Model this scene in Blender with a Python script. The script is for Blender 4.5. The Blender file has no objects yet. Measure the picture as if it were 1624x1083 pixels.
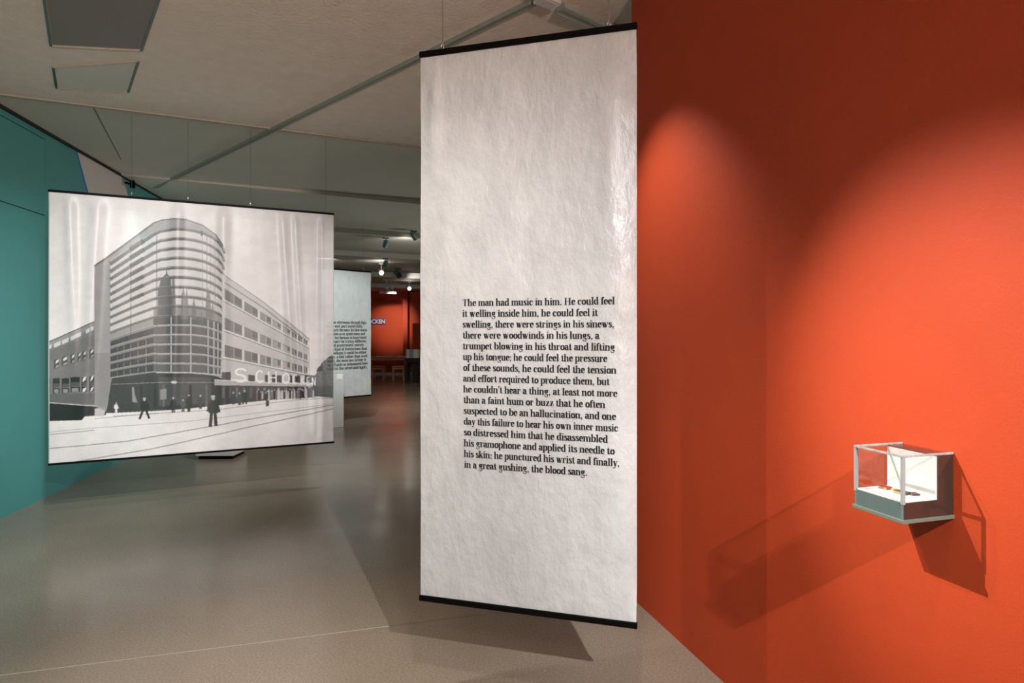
import bpy, bmesh, math, random
import numpy as np
from mathutils import Vector

random.seed(4)
rng = np.random.default_rng(7)
S = bpy.context.scene
COL = S.collection

# ------------------------------------------------------------------ camera, world, exposure, lights
F = 948.0                      # focal length in pixels of a 1624 px wide frame
EYE = 1.6
cam = bpy.data.cameras.new('camera')
cam.sensor_width = 36.0
cam.lens = F / 1624 * 36
cam.shift_y = -16.5 / 1624
cam.clip_start = 0.05
camo = bpy.data.objects.new('camera', cam)
COL.objects.link(camo)
camo.location = (0, 0, EYE)
camo.rotation_euler = (math.pi / 2, 0, 0)
S.camera = camo

w = bpy.data.worlds.new('world')
S.world = w
w.use_nodes = True
w.node_tree.nodes['Background'].inputs[0].default_value = (0.9, 0.95, 1, 1)
w.node_tree.nodes['Background'].inputs[1].default_value = 0.02

S.view_settings.view_transform = 'Standard'
S.view_settings.look = 'None'
S.view_settings.gamma = 1
S.view_settings.use_curve_mapping = False
S.view_settings.exposure = 0.0


def spot(name, loc, target, power, angle, blend=0.6, color=(1, 0.9, 0.8), size=0.03):
    l = bpy.data.lights.new(name, 'SPOT')
    l.energy = power
    l.spot_size = math.radians(angle)
    l.spot_blend = blend
    l.color = color
    l.shadow_soft_size = size
    o = bpy.data.objects.new(name, l)
    COL.objects.link(o)
    o.location = loc
    o.rotation_euler = (Vector(target) - Vector(loc)).to_track_quat('-Z', 'Y').to_euler()
    return o


WARM = (1, 0.88, 0.76)
NEUT = (1, 0.95, 0.9)
COOL = (0.93, 1.0, 0.98)
# track lamp over the glass case, upper left of it
spot('lamp_case', (-1.39, 2.08, 3.3), (1.268, 1.57, 1.27), 560, 31, 1.0, NEUT, 0.012)
spot('lamp_case_low', (-1.34, 2.37, 3.3), (1.05, 2.0, 0.1), 95, 54, 1.0, WARM, 0.015)
# track lamp behind the camera on the right, aimed at the text banner
spot('lamp_text', (1.30, -1.15, 3.3), (-0.02, 2.5, 0.95), 130, 54, 0.7, (0.84, 0.93, 1.0), 0.012)
spot('fill_text_spill', (1.28, -1.13, 3.3), (-1.3, 3.7, 0.0), 600, 52, 0.9, (0.98, 0.95, 0.92), 0.015)  # added twin of the text lamp, supplies its spill on the floor
spot('fill_side', (1.33, -1.19, 3.3), (1.0, 2.55, 0.75), 620, 26, 1.0, NEUT, 0.012)  # added beside the text lamp to bring out the case's fainter wall shadow
# lamp hidden behind the text banner that washes the end of the red wall
spot('lamp_wall_end', (0.0, 3.2, 3.28), (0.87, 3.1, 1.85), 95, 58, 1.0, NEUT, 0.02)
# lamps for the photograph banner and the teal wall
spot('lamp_photo', (-1.15, 1.7, 3.35), (-2.95, 5.6, 1.75), 540, 48, 0.8, (1, 0.98, 0.97), 0.03)
spot('lamp_teal', (-2.75, 3.8, 3.45), (-4.4, 5.6, 0.6), 75, 80, 0.9, COOL, 0.02)
spot('lamp_teal_near', (-1.6, 2.4, 3.4), (-4.2, 4.3, 0.3), 330, 60, 1.0, COOL, 0.03)
# ceiling fill spots added to brighten the near floor
spot('fill_floor', (-1.6, 2.2, 3.45), (-1.3, 2.5, 0), 250, 54, 1.0, WARM, 0.05)
spot('fill_floor_right', (0.1, 0.9, 3.45), (0.0, 2.0, 0), 110, 66, 1.0, WARM, 0.05)
# deeper in the hall
spot('fill_hall', (-1.2, 6.2, 3.4), (-2.2, 8.5, 0.0), 220, 100, 0.9, NEUT, 0.06)  # added wide fill, brightens the hall floor
spot('lamp_teal_far', (-4.2, 7.4, 3.4), (-5.3, 9.2, 0.8), 70, 100, 0.9, COOL, 0.05)
spot('lamp_small_banner', (-2.2, 7.6, 3.35), (-2.85, 10.4, 1.6), 340, 50, 0.8, COOL, 0.03)
spot('lamp_sign', (-3.7, 18.6, 2.95), (-4.3, 21.7, 1.85), 420, 36, 1.0, WARM, 0.04)
spot('fill_hall_far', (-2.0, 12.5, 3.2), (-2.6, 14.0, 0.0), 160, 110, 0.9, WARM, 0.06)  # added wide fill for the far floor
# unseen uplights added to brighten the ceiling
spot('fill_uplight', (1.75, -2.4, 1.9), (-2.6, 2.4, 3.75), 1080, 80, 1.0, (1, 0.78, 0.66), 0.2)
spot('fill_uplight', (2.5, 14.0, 1.6), (-2.8, 9.0, 3.5), 380, 100, 1.0, (1, 0.93, 0.84), 0.25)
spot('fill_room', (-0.9, -1.6, 3.4), (-1.6, 0.6, 0.0), 130, 110, 1.0, WARM, 0.2)  # added downward fill for the near room

# ------------------------------------------------------------------ materials


def nodes_of(name):
    m = bpy.data.materials.new(name)
    m.use_nodes = True
    nt = m.node_tree
    b = nt.nodes['Principled BSDF']
    return m, nt, b


def mat(name, color, rough=0.6, metal=0.0, spec=0.5, var=0.06, scale=30.0, bump=0.0, bscale=200.0, emit=None):
    """procedural material: base colour broken up by noise, optional noise bump"""
    m, nt, b = nodes_of(name)
    N, L = nt.nodes, nt.links
    tc = N.new('ShaderNodeTexCoord')
    nz = N.new('ShaderNodeTexNoise')
    nz.inputs['Scale'].default_value = scale
    nz.inputs['Detail'].default_value = 5
    L.new(tc.outputs['Object'], nz.inputs['Vector'])
    cr = N.new('ShaderNodeValToRGB')
    cr.color_ramp.elements[0].position = 0.3
    cr.color_ramp.elements[1].position = 0.7
    cr.color_ramp.elements[0].color = (*[c * (1 - var) for c in color], 1)
    cr.color_ramp.elements[1].color = (*[min(1, c * (1 + var)) for c in color], 1)
    L.new(nz.outputs['Fac'], cr.inputs['Fac'])
    L.new(cr.outputs['Color'], b.inputs['Base Color'])
    b.inputs['Roughness'].default_value = rough
    b.inputs['Metallic'].default_value = metal
    b.inputs['Specular IOR Level'].default_value = spec
    if bump:
        n2 = N.new('ShaderNodeTexNoise')
        n2.inputs['Scale'].default_value = bscale
        n2.inputs['Detail'].default_value = 4
        L.new(tc.outputs['Object'], n2.inputs['Vector'])
        bp = N.new('ShaderNodeBump')
        bp.inputs['Strength'].default_value = 1
        bp.inputs['Distance'].default_value = bump
        L.new(n2.outputs['Fac'], bp.inputs['Height'])
        L.new(bp.outputs['Normal'], b.inputs['Normal'])
    if emit:
        b.inputs['Emission Color'].default_value = (*emit[0], 1)
        b.inputs['Emission Strength'].default_value = emit[1]
    return m


RED = mat('red_wall_paint', (0.56, 0.064, 0.015), 0.62, spec=0.35, var=0.03, scale=4, bump=0.0006, bscale=120)
TEAL = mat('teal_wall_paint', (0.075, 0.33, 0.33), 0.45, spec=0.4, var=0.03, scale=3, bump=0.0003, bscale=90)
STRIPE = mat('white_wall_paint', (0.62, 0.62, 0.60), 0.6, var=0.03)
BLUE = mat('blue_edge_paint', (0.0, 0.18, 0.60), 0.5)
DARKGAP = mat('dark_gap', (0.015, 0.02, 0.02), 0.9, var=0.1)
PLASTER = mat('ceiling_plaster', (0.80, 0.72, 0.64), 0.85, spec=0.2, var=0.04, scale=9, bump=0.006, bscale=45)
PLASTER2 = mat('smooth_ceiling_plaster', (0.62, 0.62, 0.56), 0.7, spec=0.3, var=0.03, scale=2, bump=0.001, bscale=60)
JOINT = mat('beige_ceiling_joint', (0.52, 0.45, 0.37), 0.7)
TRACK = mat('grey_green_track_metal', (0.36, 0.39, 0.34), 0.45, spec=0.5)
VENT = mat('perforated_vent_metal', (0.22, 0.21, 0.19), 0.6, metal=0.2, var=0.2, scale=400)
VENTRIM = mat('vent_trim_metal', (0.10, 0.14, 0.13), 0.4, metal=0.4)
BLACK = mat('black_rod_metal', (0.003, 0.003, 0.003), 0.5, spec=0.05, var=0.2)
SLOT = mat('dull_green_grey_profile', (0.28, 0.31, 0.27), 0.5)
STEEL = mat('steel_wire', (0.30, 0.27, 0.24), 0.35, metal=0.9)
HOOK = mat('bright_hook_metal', (0.42, 0.39, 0.36), 0.35, metal=0.9)
INK = mat('black_ink', (0.012, 0.012, 0.013), 0.7, spec=0.3)
WHITEP = mat('white_painted_board', (0.80, 0.80, 0.78), 0.6, var=0.02)
GREYP = mat('pale_grey_plinth_paint', (0.58, 0.59, 0.58), 0.5, var=0.02)
SLATE = mat('slate_grey_case_paint', (0.13, 0.175, 0.17), 0.45, var=0.05)
CASED = mat('dark_case_and_shade', (0.035, 0.035, 0.03), 0.18, spec=0.7)  # housing finish, also paints the shade on the plinth side
SLATE2 = mat('green_grey_rim_paint', (0.14, 0.17, 0.14), 0.45, var=0.05)
BAR = mat('frosted_edge_bar', (0.30, 0.32, 0.33), 0.35, spec=0.6, var=0.03)
BARD = mat('polished_glass_edge', (0.33, 0.37, 0.35), 0.25, spec=0.7, var=0.25, scale=60)
PAGES = mat('gilt_page_edges', (0.62, 0.42, 0.16), 0.5, var=0.2, scale=300)
COVR = mat('red_leather_cover', (0.33, 0.05, 0.02), 0.5, var=0.2, scale=200)
COVD = mat('dark_brown_cover', (0.07, 0.03, 0.03), 0.4, var=0.2, scale=200)
COVG = mat('dark_green_cover', (0.04, 0.06, 0.045), 0.4, var=0.2, scale=200)
WOOD = mat('honey_wood', (0.40, 0.17, 0.06), 0.45, var=0.3, scale=14)
WOODL = mat('pale_stool_wood', (0.50, 0.26, 0.10), 0.45, var=0.25, scale=14)
BLACKW = mat('black_stained_wood', (0.008, 0.007, 0.007), 0.5, spec=0.2)
PAPER = mat('white_paper', (0.75, 0.73, 0.70), 0.7)
PAPERG = mat('grey_book_cloth', (0.35, 0.37, 0.36), 0.7)
SIGNB = mat('violet_blue_enamel', (0.055, 0.05, 0.36), 0.35)
CREAM = mat('cream_enamel', (0.80, 0.70, 0.45), 0.4)
LAMPW = mat('white_lamp_housing', (0.62, 0.62, 0.60), 0.4)
LAMPT = mat('teal_grey_lamp_housing', (0.16, 0.24, 0.24), 0.4)
GLOW = mat('lamp_lens', (1, 1, 1), 0.5, emit=((1, 0.95, 0.85), 60))


def floor_material():
    m, nt, b = nodes_of('polished_concrete')
    N, L = nt.nodes, nt.links
    tc = N.new('ShaderNodeTexCoord')

    def noise(scale, detail, rough=0.5):
        n = N.new('ShaderNodeTexNoise')
        n.inputs['Scale'].default_value = scale
        n.inputs['Detail'].default_value = detail
        n.inputs['Roughness'].default_value = rough
        L.new(tc.outputs['Object'], n.inputs['Vector'])
        return n

    def ramp(src, p0, c0, p1, c1):
        r = N.new('ShaderNodeValToRGB')
        r.color_ramp.elements[0].position = p0
        r.color_ramp.elements[0].color = (*c0, 1)
        r.color_ramp.elements[1].position = p1
        r.color_ramp.elements[1].color = (*c1, 1)
        L.new(src, r.inputs['Fac'])
        return r
    fine = ramp(noise(95, 4, 0.8).outputs['Fac'], 0.3, (0.185, 0.152, 0.118), 0.7, (0.36, 0.305, 0.245))
    big = ramp(noise(0.9, 3, 0.5).outputs['Fac'], 0.15, (0.72, 0.70, 0.67), 0.85, (1.12, 1.12, 1.12))
    mx = N.new('ShaderNodeMix')
    mx.data_type = 'RGBA'
    mx.blend_type = 'MULTIPLY'
    mx.inputs['Factor'].default_value = 1
    L.new(fine.outputs[0], mx.inputs[6])
    L.new(big.outputs[0], mx.inputs[7])
    # sparse pale chips
    vo = N.new('ShaderNodeTexVoronoi')
    vo.inputs['Scale'].default_value = 5.5
    L.new(tc.outputs['Object'], vo.inputs['Vector'])
    chip = ramp(vo.outputs['Distance'], 0.012, (0.8, 0.8, 0.8), 0.03, (0, 0, 0))
    mx2 = N.new('ShaderNodeMix')
    mx2.data_type = 'RGBA'
    L.new(chip.outputs[0], mx2.inputs['Factor'])
    L.new(mx.outputs[2], mx2.inputs[6])
    mx2.inputs[7].default_value = (0.5, 0.47, 0.42, 1)
    L.new(mx2.outputs[2], b.inputs['Base Color'])
    rr = ramp(noise(1.7, 2).outputs['Fac'], 0.15, (0.17, 0.17, 0.17), 0.85, (0.29, 0.29, 0.29))
    L.new(rr.outputs[0], b.inputs['Roughness'])
    bp = N.new('ShaderNodeBump')
    bp.inputs['Distance'].default_value = 0.0003
    L.new(noise(60, 4).outputs['Fac'], bp.inputs['Height'])
    L.new(bp.outputs['Normal'], b.inputs['Normal'])
    b.inputs['Specular IOR Level'].default_value = 0.55
    return m


CONCRETE = floor_material()


def glass_material():
    m = bpy.data.materials.new('clear_case_glass')
    m.use_nodes = True
    nt = m.node_tree
    N, L = nt.nodes, nt.links
    N.clear()
    out = N.new('ShaderNodeOutputMaterial')
    tr = N.new('ShaderNodeBsdfTransparent')
    tr.inputs[0].default_value = (0.955, 0.97, 0.965, 1)
    gl = N.new('ShaderNodeBsdfGlossy')
    gl.inputs['Roughness'].default_value = 0.02
    lw = N.new('ShaderNodeLayerWeight')
    lw.inputs[0].default_value = 0.35
    pw = N.new('ShaderNodeMath')
    pw.operation = 'POWER'
    pw.inputs[1].default_value = 3.0
    L.new(lw.outputs['Facing'], pw.inputs[0])
    fr = N.new('ShaderNodeMath')
    fr.operation = 'MULTIPLY_ADD'
    fr.inputs[1].default_value = 0.35
    fr.inputs[2].default_value = 0.03
    L.new(pw.outputs[0], fr.inputs[0])
    mx = N.new('ShaderNodeMixShader')
    L.new(fr.outputs[0], mx.inputs[0])
    L.new(tr.outputs[0], mx.inputs[1])
    L.new(gl.outputs[0], mx.inputs[2])
    L.new(mx.outputs[0], out.inputs[0])
    return m


GLASS = glass_material()


def fabric_material(name, see=0.0, color=(0.7, 0.7, 0.69), attr=None, rough=0.5, crinkle=0.002, cscale=30, transl=0.25):
    m = bpy.data.materials.new(name)
    m.use_nodes = True
    nt = m.node_tree
    N, L = nt.nodes, nt.links
    b = N['Principled BSDF']
    out = N['Material Output']
    b.inputs['Roughness'].default_value = rough
    b.inputs['Specular IOR Level'].default_value = 0.5
    tl = N.new('ShaderNodeBsdfTranslucent')
    m1 = N.new('ShaderNodeMixShader')
    m1.inputs[0].default_value = transl
    L.new(b.outputs[0], m1.inputs[1])
    L.new(tl.outputs[0], m1.inputs[2])
    tr = N.new('ShaderNodeBsdfTransparent')
    m2 = N.new('ShaderNodeMixShader')
    m2.inputs[0].default_value = see
    L.new(m1.outputs[0], m2.inputs[1])
    L.new(tr.outputs[0], m2.inputs[2])
    L.new(m2.outputs[0], out.inputs[0])
    tc = N.new('ShaderNodeTexCoord')
    nz = N.new('ShaderNodeTexNoise')
    nz.inputs['Scale'].default_value = cscale
    nz.inputs['Detail'].default_value = 6
    nz.inputs['Roughness'].default_value = 0.62
    nz.inputs['Distortion'].default_value = 0.1
    mp = N.new('ShaderNodeMapping')
    mp.inputs['Scale'].default_value = (1, 1, 0.55)
    L.new(tc.outputs['Object'], mp.inputs['Vector'])
    L.new(mp.outputs[0], nz.inputs['Vector'])
    bp = N.new('ShaderNodeBump')
    bp.inputs['Distance'].default_value = crinkle
    L.new(nz.outputs['Fac'], bp.inputs['Height'])
    L.new(bp.outputs['Normal'], b.inputs['Normal'])
    if attr:
        a = N.new('ShaderNodeAttribute')
        a.attribute_name = attr
        L.new(a.outputs['Color'], b.inputs['Base Color'])
        L.new(a.outputs['Color'], tl.inputs[0])
        tr.inputs[0].default_value = (0.92, 0.94, 0.94, 1)
    else:
        r = N.new('ShaderNodeValToRGB')
        r.color_ramp.elements[0].position = 0.3
        r.color_ramp.elements[1].position = 0.7
        r.color_ramp.elements[0].color = (*[c * 0.90 for c in color], 1)
        r.color_ramp.elements[1].color = (*[min(1, c * 1.06) for c in color], 1)
        L.new(nz.outputs['Fac'], r.inputs['Fac'])
        L.new(r.outputs[0], b.inputs['Base Color'])
        tl.inputs[0].default_value = (*color, 1)
    return m


# ------------------------------------------------------------------ helpers
def thing(name, loc, label, cat, group=None):
    o = bpy.data.objects.new(name, None)
    o.empty_display_size = 0.1
    COL.objects.link(o)
    o.location = loc
    o['label'] = label
    o['category'] = cat
    if group:
        o['group'] = group
    return o


def world_loc(p):
    v = Vector((0, 0, 0))
    while p is not None:
        v = v + Vector(p.location)
        p = p.parent
    return v


def mesh_obj(name, verts, faces, m, parent=None, kind=None, label=None, smooth=False):
    """verts are world coordinates; stored relative to the parent"""
    o0 = world_loc(parent)
    me = bpy.data.meshes.new(name)
    me.from_pydata([tuple(Vector(v) - o0) for v in verts], [], faces)
    bm = bmesh.new()
    bm.from_mesh(me)
    bmesh.ops.recalc_face_normals(bm, faces=bm.faces)
    bm.to_mesh(me)
    bm.free()
    me.materials.append(m)
    if smooth:
        me.polygons.foreach_set('use_smooth', [True] * len(me.polygons))
    o = bpy.data.objects.new(name, me)
    COL.objects.link(o)
    if parent:
        o.parent = parent
    if kind:
        o['kind'] = kind
    if label:
        o['label'] = label
    return o


class Frame:
    """a local frame standing on the floor plan: origin, two horizontal axes"""
    def __init__(self, o, ex):
        self.o = Vector((o[0], o[1], o[2] if len(o) > 2 else 0))
        e = Vector((ex[0], ex[1], 0)).normalized()
        self.ex = e
        self.ey = Vector((-e.y, e.x, 0))

    def __call__(self, x, y, z):
        return self.o + self.ex * x + self.ey * y + Vector((0, 0, z))


WORLD = Frame((0, 0, 0), (1, 0))


class MB:
    def __init__(self):
        self.v = []
        self.f = []

    def box(self, fr, x0, x1, y0, y1, z0, z1, bevel=0.0):
        if bevel > 0:
            bm = bmesh.new()
            bmesh.ops.create_cube(bm, size=1)
            for v in bm.verts:
                v.co = Vector(((x0 + x1) / 2 + v.co.x * (x1 - x0), (y0 + y1) / 2 + v.co.y * (y1 - y0), (z0 + z1) / 2 + v.co.z * (z1 - z0)))
            bmesh.ops.bevel(bm, geom=bm.edges[:], offset=bevel, segments=2, affect='EDGES', profile=0.6)
            n = len(self.v)
            bm.verts.index_update()
            self.v += [fr(*v.co) for v in bm.verts]
            self.f += [[n + v.index for v in f.verts] for f in bm.faces]
            bm.free()
            return self
        n = len(self.v)
        self.v += [fr(x, y, z) for z in (z0, z1) for (x, y) in ((x0, y0), (x1, y0), (x1, y1), (x0, y1))]
        self.f += [[n + i for i in q] for q in ((3, 2, 1, 0), (4, 5, 6, 7), (0, 1, 5, 4), (1, 2, 6, 5), (2, 3, 7, 6), (3, 0, 4, 7))]
        return self

    def prism(self, fr, pts, z0, z1):
        """pts: plan polygon, z0/z1 may be functions of the point"""
        n = len(self.v)
        k = len(pts)
        g0 = z0 if callable(z0) else (lambda p: z0)
        g1 = z1 if callable(z1) else (lambda p: z1)
        self.v += [fr(p[0], p[1], g0(p)) for p in pts] + [fr(p[0], p[1], g1(p)) for p in pts]
        self.f += [[n + i for i in range(k)][::-1], [n + k + i for i in range(k)]]
        self.f += [[n + i, n + (i + 1) % k, n + k + (i + 1) % k, n + k + i] for i in range(k)]
        return self

    def tube(self, pts, r, seg=8, radii=None):
        pts = [Vector(p) for p in pts]
        n = len(self.v)
        for i, p in enumerate(pts):
            d = (pts[min(i + 1, len(pts) - 1)] - pts[max(i - 1, 0)]).normalized()
            a = d.orthogonal().normalized() if abs(d.z) < 0.99 else Vector((1, 0, 0))
            if abs(d.z) < 0.99:
                a = d.cross(Vector((0, 0, 1))).normalized()
            b = d.cross(a).normalized()
            rr = radii[i] if radii else r
            self.v += [p + (a * math.cos(t) + b * math.sin(t)) * rr for t in [2 * math.pi * j / seg for j in range(seg)]]
        for i in range(len(pts) - 1):
            for j in range(seg):
                self.f.append([n + i * seg + j, n + i * seg + (j + 1) % seg, n + (i + 1) * seg + (j + 1) % seg, n + (i + 1) * seg + j])
        self.f.append([n + j for j in range(seg)][::-1])
        self.f.append([n + (len(pts) - 1) * seg + j for j in range(seg)])
        return self

    def build(self, name, m, parent=None, kind=None, label=None, smooth=False):
        return mesh_obj(name, self.v, self.f, m, parent, kind, label, smooth)


def copy_tree(o, loc, rz, label, parent=None):
    c = o.copy()
    COL.objects.link(c)
    if parent is None:
        c.location = loc
        c.rotation_euler = (0, 0, rz)
        c['label'] = label
    else:
        c.parent = parent
    for ch in list(o.children):
        copy_tree(ch, None, 0, None, c)
    return c


# ------------------------------------------------------------------ the room
# plan lines:  teal wall  X = -3.372 - 0.194 Y     red wall  X = 1.737 - 0.2838 Y
def ceil_z(X):
    return 3.52 + 0.0186 * (X + 4.4)


DU = Vector((1.99, 1.0, 0)).normalized()      # direction of the ceiling joints
DV = Vector((-1.0, 1.99, 0)).normalized()     # across them


def uv_pt(u, v):
    p = DU * u + DV * v
    return (p.x, p.y)


floor_plan = [(-2.2, -4.6), (6.5, -4.6), (6.5, 22.6), (-8.4, 22.6)]
floor = MB().prism(WORLD, [(-3.0, -4.9), (6.6, -4.9), (6.6, 22.9), (-8.6, 22.9)], -0.12, 0.0).build('floor', CONCRETE, kind='structure')
JL = mat('pale_joint_filler', (0.40, 0.37, 0.32), 0.6)
JD = mat('dark_joint_filler', (0.16, 0.135, 0.11), 0.6)


def strip(a, b, wdt, z0, z1, name, m, parent=None, kind=None):
    a = Vector((a[0], a[1], 0))
    b = Vector((b[0], b[1], 0))
    fr = Frame(a, b - a)
    return MB().box(fr, 0, (b - a).length, -wdt / 2, wdt / 2, z0, z1).build(name, m, parent, kind)


strip((-4.2, 2.285), (-0.67, 3.241), 0.006, -0.001, 0.0006, 'joint', JL, floor)
strip((-0.67, 3.241), (0.40, 3.53), 0.005, -0.001, 0.0006, 'joint', JD, floor)
strip((-3.3, 6.9), (0.9, 8.1), 0.006, -0.001, 0.0006, 'joint', JD, floor)

# ceiling: plaster bays stepping down along their joints
bays = [(-7.0, 6.21, None, PLASTER), (6.21, 8.63, None, PLASTER2), (8.63, 11.2, 3.50, PLASTER2), (11.2, 13.7, 3.41, PLASTER2),
        (13.7, 17.1, 3.30, PLASTER2), (17.1, 19.5, 3.16, PLASTER2), (19.5, 27.0, 3.03, PLASTER2)]
ceiling = None
for v0, v1, z, m in bays:
    pl = [uv_pt(-14, v0), uv_pt(20, v0), uv_pt(20, v1), uv_pt(-14, v1)]
    # clip the outline to the hall so nothing hangs outside of it
    def clip(poly, inside, inter):
        out = []
        for i in range(len(poly)):
            p, q = poly[i], poly[(i + 1) % len(poly)]
            if inside(p):
                out.append(p)
                if not inside(q):
                    out.append(inter(p, q))
            elif inside(q):
                out.append(inter(p, q))
        return out

    def half(poly, a, b, c):          # keep a x + b y <= c
        f = lambda p: a * p[0] + b * p[1] - c
        return clip(poly, lambda p: f(p) <= 0, lambda p, q: (p[0] + (q[0] - p[0]) * f(p) / (f(p) - f(q)), p[1] + (q[1] - p[1]) * f(p) / (f(p) - f(q))))
    pl = half(pl, 1, 0, 6.6)
    pl = half(pl, 0, 1, 22.9)
    pl = half(pl, 0, -1, 4.9)
    pl = half(pl, -1, -0.194, 3.372 + 0.15)
    if len(pl) < 3:
        continue
    base = (lambda p: ceil_z(p[0])) if z is None else z
    MB().prism(WORLD, pl, base, 3.85).build('ceiling', m, None, kind='structure')

# beige joints between the bays
n = 0
for v, wd, dz in ((6.21, 0.045, 0.010), (8.63, 0.022, 0.008)):
    n += 1
    a, b = uv_pt(-6 if v < 7 else -4.9 - 0.0, v), uv_pt(5.2, v)
    # start at the teal wall
    aa = Vector((*uv_pt(0, v), 0))
    t = (-3.372 - 0.194 * aa.y - aa.x) / (DU.x + 0.194 * DU.y)
    a = (aa + DU * (t + 0.02)).to_tuple()[:2]
    A, B = Vector((*a, 0)), Vector((*b, 0))
    fr = Frame(A, B - A)
    L_ = (B - A).length
    mb = MB()
    k = len(mb.v)
    pts = [(0, -wd / 2), (L_, -wd / 2), (L_, wd / 2), (0, wd / 2)]
    g = lambda p, d: ceil_z((fr(p[0], p[1], 0)).x) + d
    mb.prism(fr, pts, lambda p: g(p, -dz), lambda p: g(p, 0.02))
    mb.build('trim_%d' % n, JOINT, kind='structure')
# hairline joint across the second bay
def ceil_strip(a, b, wd, drop, name, m, parent=None, kind=None, up=0.02):
    A, B = Vector((*a, 0)), Vector((*b, 0))
    fr = Frame(A, B - A)
    L_ = (B - A).length
    pts = [(0, -wd / 2), (L_, -wd / 2), (L_, wd / 2), (0, wd / 2)]
    return MB().prism(fr, pts, lambda p: ceil_z(fr(p[0], p[1], 0).x) - drop, lambda p: ceil_z(fr(p[0], p[1], 0).x) + up).build(name, m, parent, kind)


ceil_strip((-3.62, 5.17), (-4.38, 6.70), 0.012, 0.002, 'trim_3', VENT, kind='structure')

# teal wall on the left (boards with open joints round a hatch)
ft = Frame((-3.372, 0), (-0.194, 1.0))      # local x runs along the wall, local -y faces the room
def ws(Y):
    return Y / 0.98170


wall_left = MB().box(ft, ws(-4.9), ws(22.9), 0.012, 0.15, 0, 3.7).build('wall_left', DARKGAP, kind='structure')
hY0, hY1, hz0, hz1 = ws(2.6), ws(5.745), 2.714, 3.436
g = 0.009
pieces = [
    (ws(-4.9), hY1 + g, 0, hz0 - g), (ws(-4.9), hY0 - g, hz0 - g, 3.60), (hY0 - g, hY1 + g, hz1 + g, 3.60),
    (hY1 + g, ws(22.9), 0, 3.60)]
for (a, b, z0, z1) in pieces:
    MB().box(ft, a, b, 0, 0.0125, z0, z1).build('wall_panel', TEAL, wall_left)
MB().box(ft, hY0, hY1, 0.0, 0.0125, hz0, hz1).build('hatch', TEAL, wall_left)
# slanted white field with blue painted edge
def teal_pt(px, py):
    Y = 3.372 / (-(px - 812) / F - 0.194)
    return ws(Y), EYE + (525 - py) / F * Y
P = [teal_pt(121, 237), teal_pt(139, 303), teal_pt(203, 312), teal_pt(194, 280)]
sl = (P[1][0] - P[0][0]) / (P[1][1] - P[0][1])
sr = (P[2][0] - P[3][0]) / (P[2][1] - P[3][1])
def wallquad(pts, y0, y1, name, m, parent):
    n = len(pts)
    v = [ft(a, y0, z) for a, z in pts] + [ft(a, y1, z) for a, z in pts]
    f = [list(range(n)), list(range(n, 2 * n))[::-1]] + [[i, (i + 1) % n, n + (i + 1) % n, n + i] for i in range(n)]
    return mesh_obj(name, v, f, m, parent)
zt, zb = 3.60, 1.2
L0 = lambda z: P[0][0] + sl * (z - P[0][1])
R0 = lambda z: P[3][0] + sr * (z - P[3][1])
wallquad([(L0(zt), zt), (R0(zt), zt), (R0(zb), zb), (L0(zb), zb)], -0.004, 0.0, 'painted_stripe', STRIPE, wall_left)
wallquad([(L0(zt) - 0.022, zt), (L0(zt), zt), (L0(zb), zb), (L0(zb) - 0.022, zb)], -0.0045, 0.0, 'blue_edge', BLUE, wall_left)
# dark strip where the teal wall meets the ceiling
v, f = [], []
for s_ in (ws(-2), ws(9.0)):
    p = ft(s_, 0, 0)
    z = ceil_z(p.x)
    v += [ft(s_, -0.03, z - 0.022), ft(s_, 0.0, z - 0.022), ft(s_, 0.0, z + 0.01), ft(s_, -0.03, z + 0.01)]
mesh_obj('trim_4', v, [(0, 1, 2, 3), (7, 6, 5, 4), (0, 4, 5, 1), (1, 5, 6, 2), (2, 6, 7, 3), (3, 7, 4, 0)], DARKGAP, kind='structure')

# red wall on the right ends behind the text banner
fw = Frame((1.737, 0), (-0.2838, 1.0))
def rs(Y):
    return Y / 0.96200
wall_right = MB().box(fw, rs(-4.4), rs(3.587), -0.22, 0.0, 0, 3.78).build('wall_right', RED, kind='structure')
# far side of the hall, end walls
MB().box(WORLD, 6.45, 6.6, -4.9, 22.9, 0, 3.8).build('wall_east', RED, kind='structure')
MB().box(WORLD, -2.6, 6.6, -4.9, -4.75, 0, 3.8).build('wall_front', WHITEP, kind='structure')
MB().box(WORLD, -8.2, 6.6, 21.75, 21.9, 0, 3.6).build('wall_back', RED, kind='structure')
MB().box(WORLD, -8.0, 6.4, 21.70, 21.75, 0, 0.10).build('base_light_band_back', WHITEP, kind='structure')  # white strip stands in for a band of light along the wall's foot

# ------------------------------------------------------------------ ceiling fittings
def poly_ceiling(name, pts, m, drop0, drop1, parent):
    return MB().prism(WORLD, pts, lambda p: ceil_z(p[0]) - drop0, lambda p: ceil_z(p[0]) + drop1).build(name, m, parent)


def vent(pts, label, m):
    cx = sum(p[0] for p in pts) / 4
    cy = sum(p[1] for p in pts) / 4
    t = thing('ceiling_vent', (cx, cy, ceil_z(cx)), label, 'ceiling vent', 'vents in the plaster ceiling')
    q = [(p[0] + (cx - p[0]) * 0.04, p[1] + (cy - p[1]) * 0.04) for p in pts]
    poly_ceiling('vent_plate', q, m, 0.004, 0.02, t)
    for i in range(4):
        a, b = pts[i], pts[(i + 1) % 4]
        ceil_strip(a, b, 0.016 if i % 2 else 0.007, 0.008, 'vent_trim', VENTRIM if i % 2 else JOINT, t)
    return t


vent([(-3.14, 4.07), (-2.58, 4.16), (-1.59, 2.90), (-2.32, 2.90)], 'large dark perforated vent panel in the ceiling at the top left', VENT)
vent([(-3.37, 4.39), (-2.70, 4.32), (-3.12, 4.86), (-3.62, 4.75)], 'small pale trapezoid vent panel behind the large dark one', PLASTER2)


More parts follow.
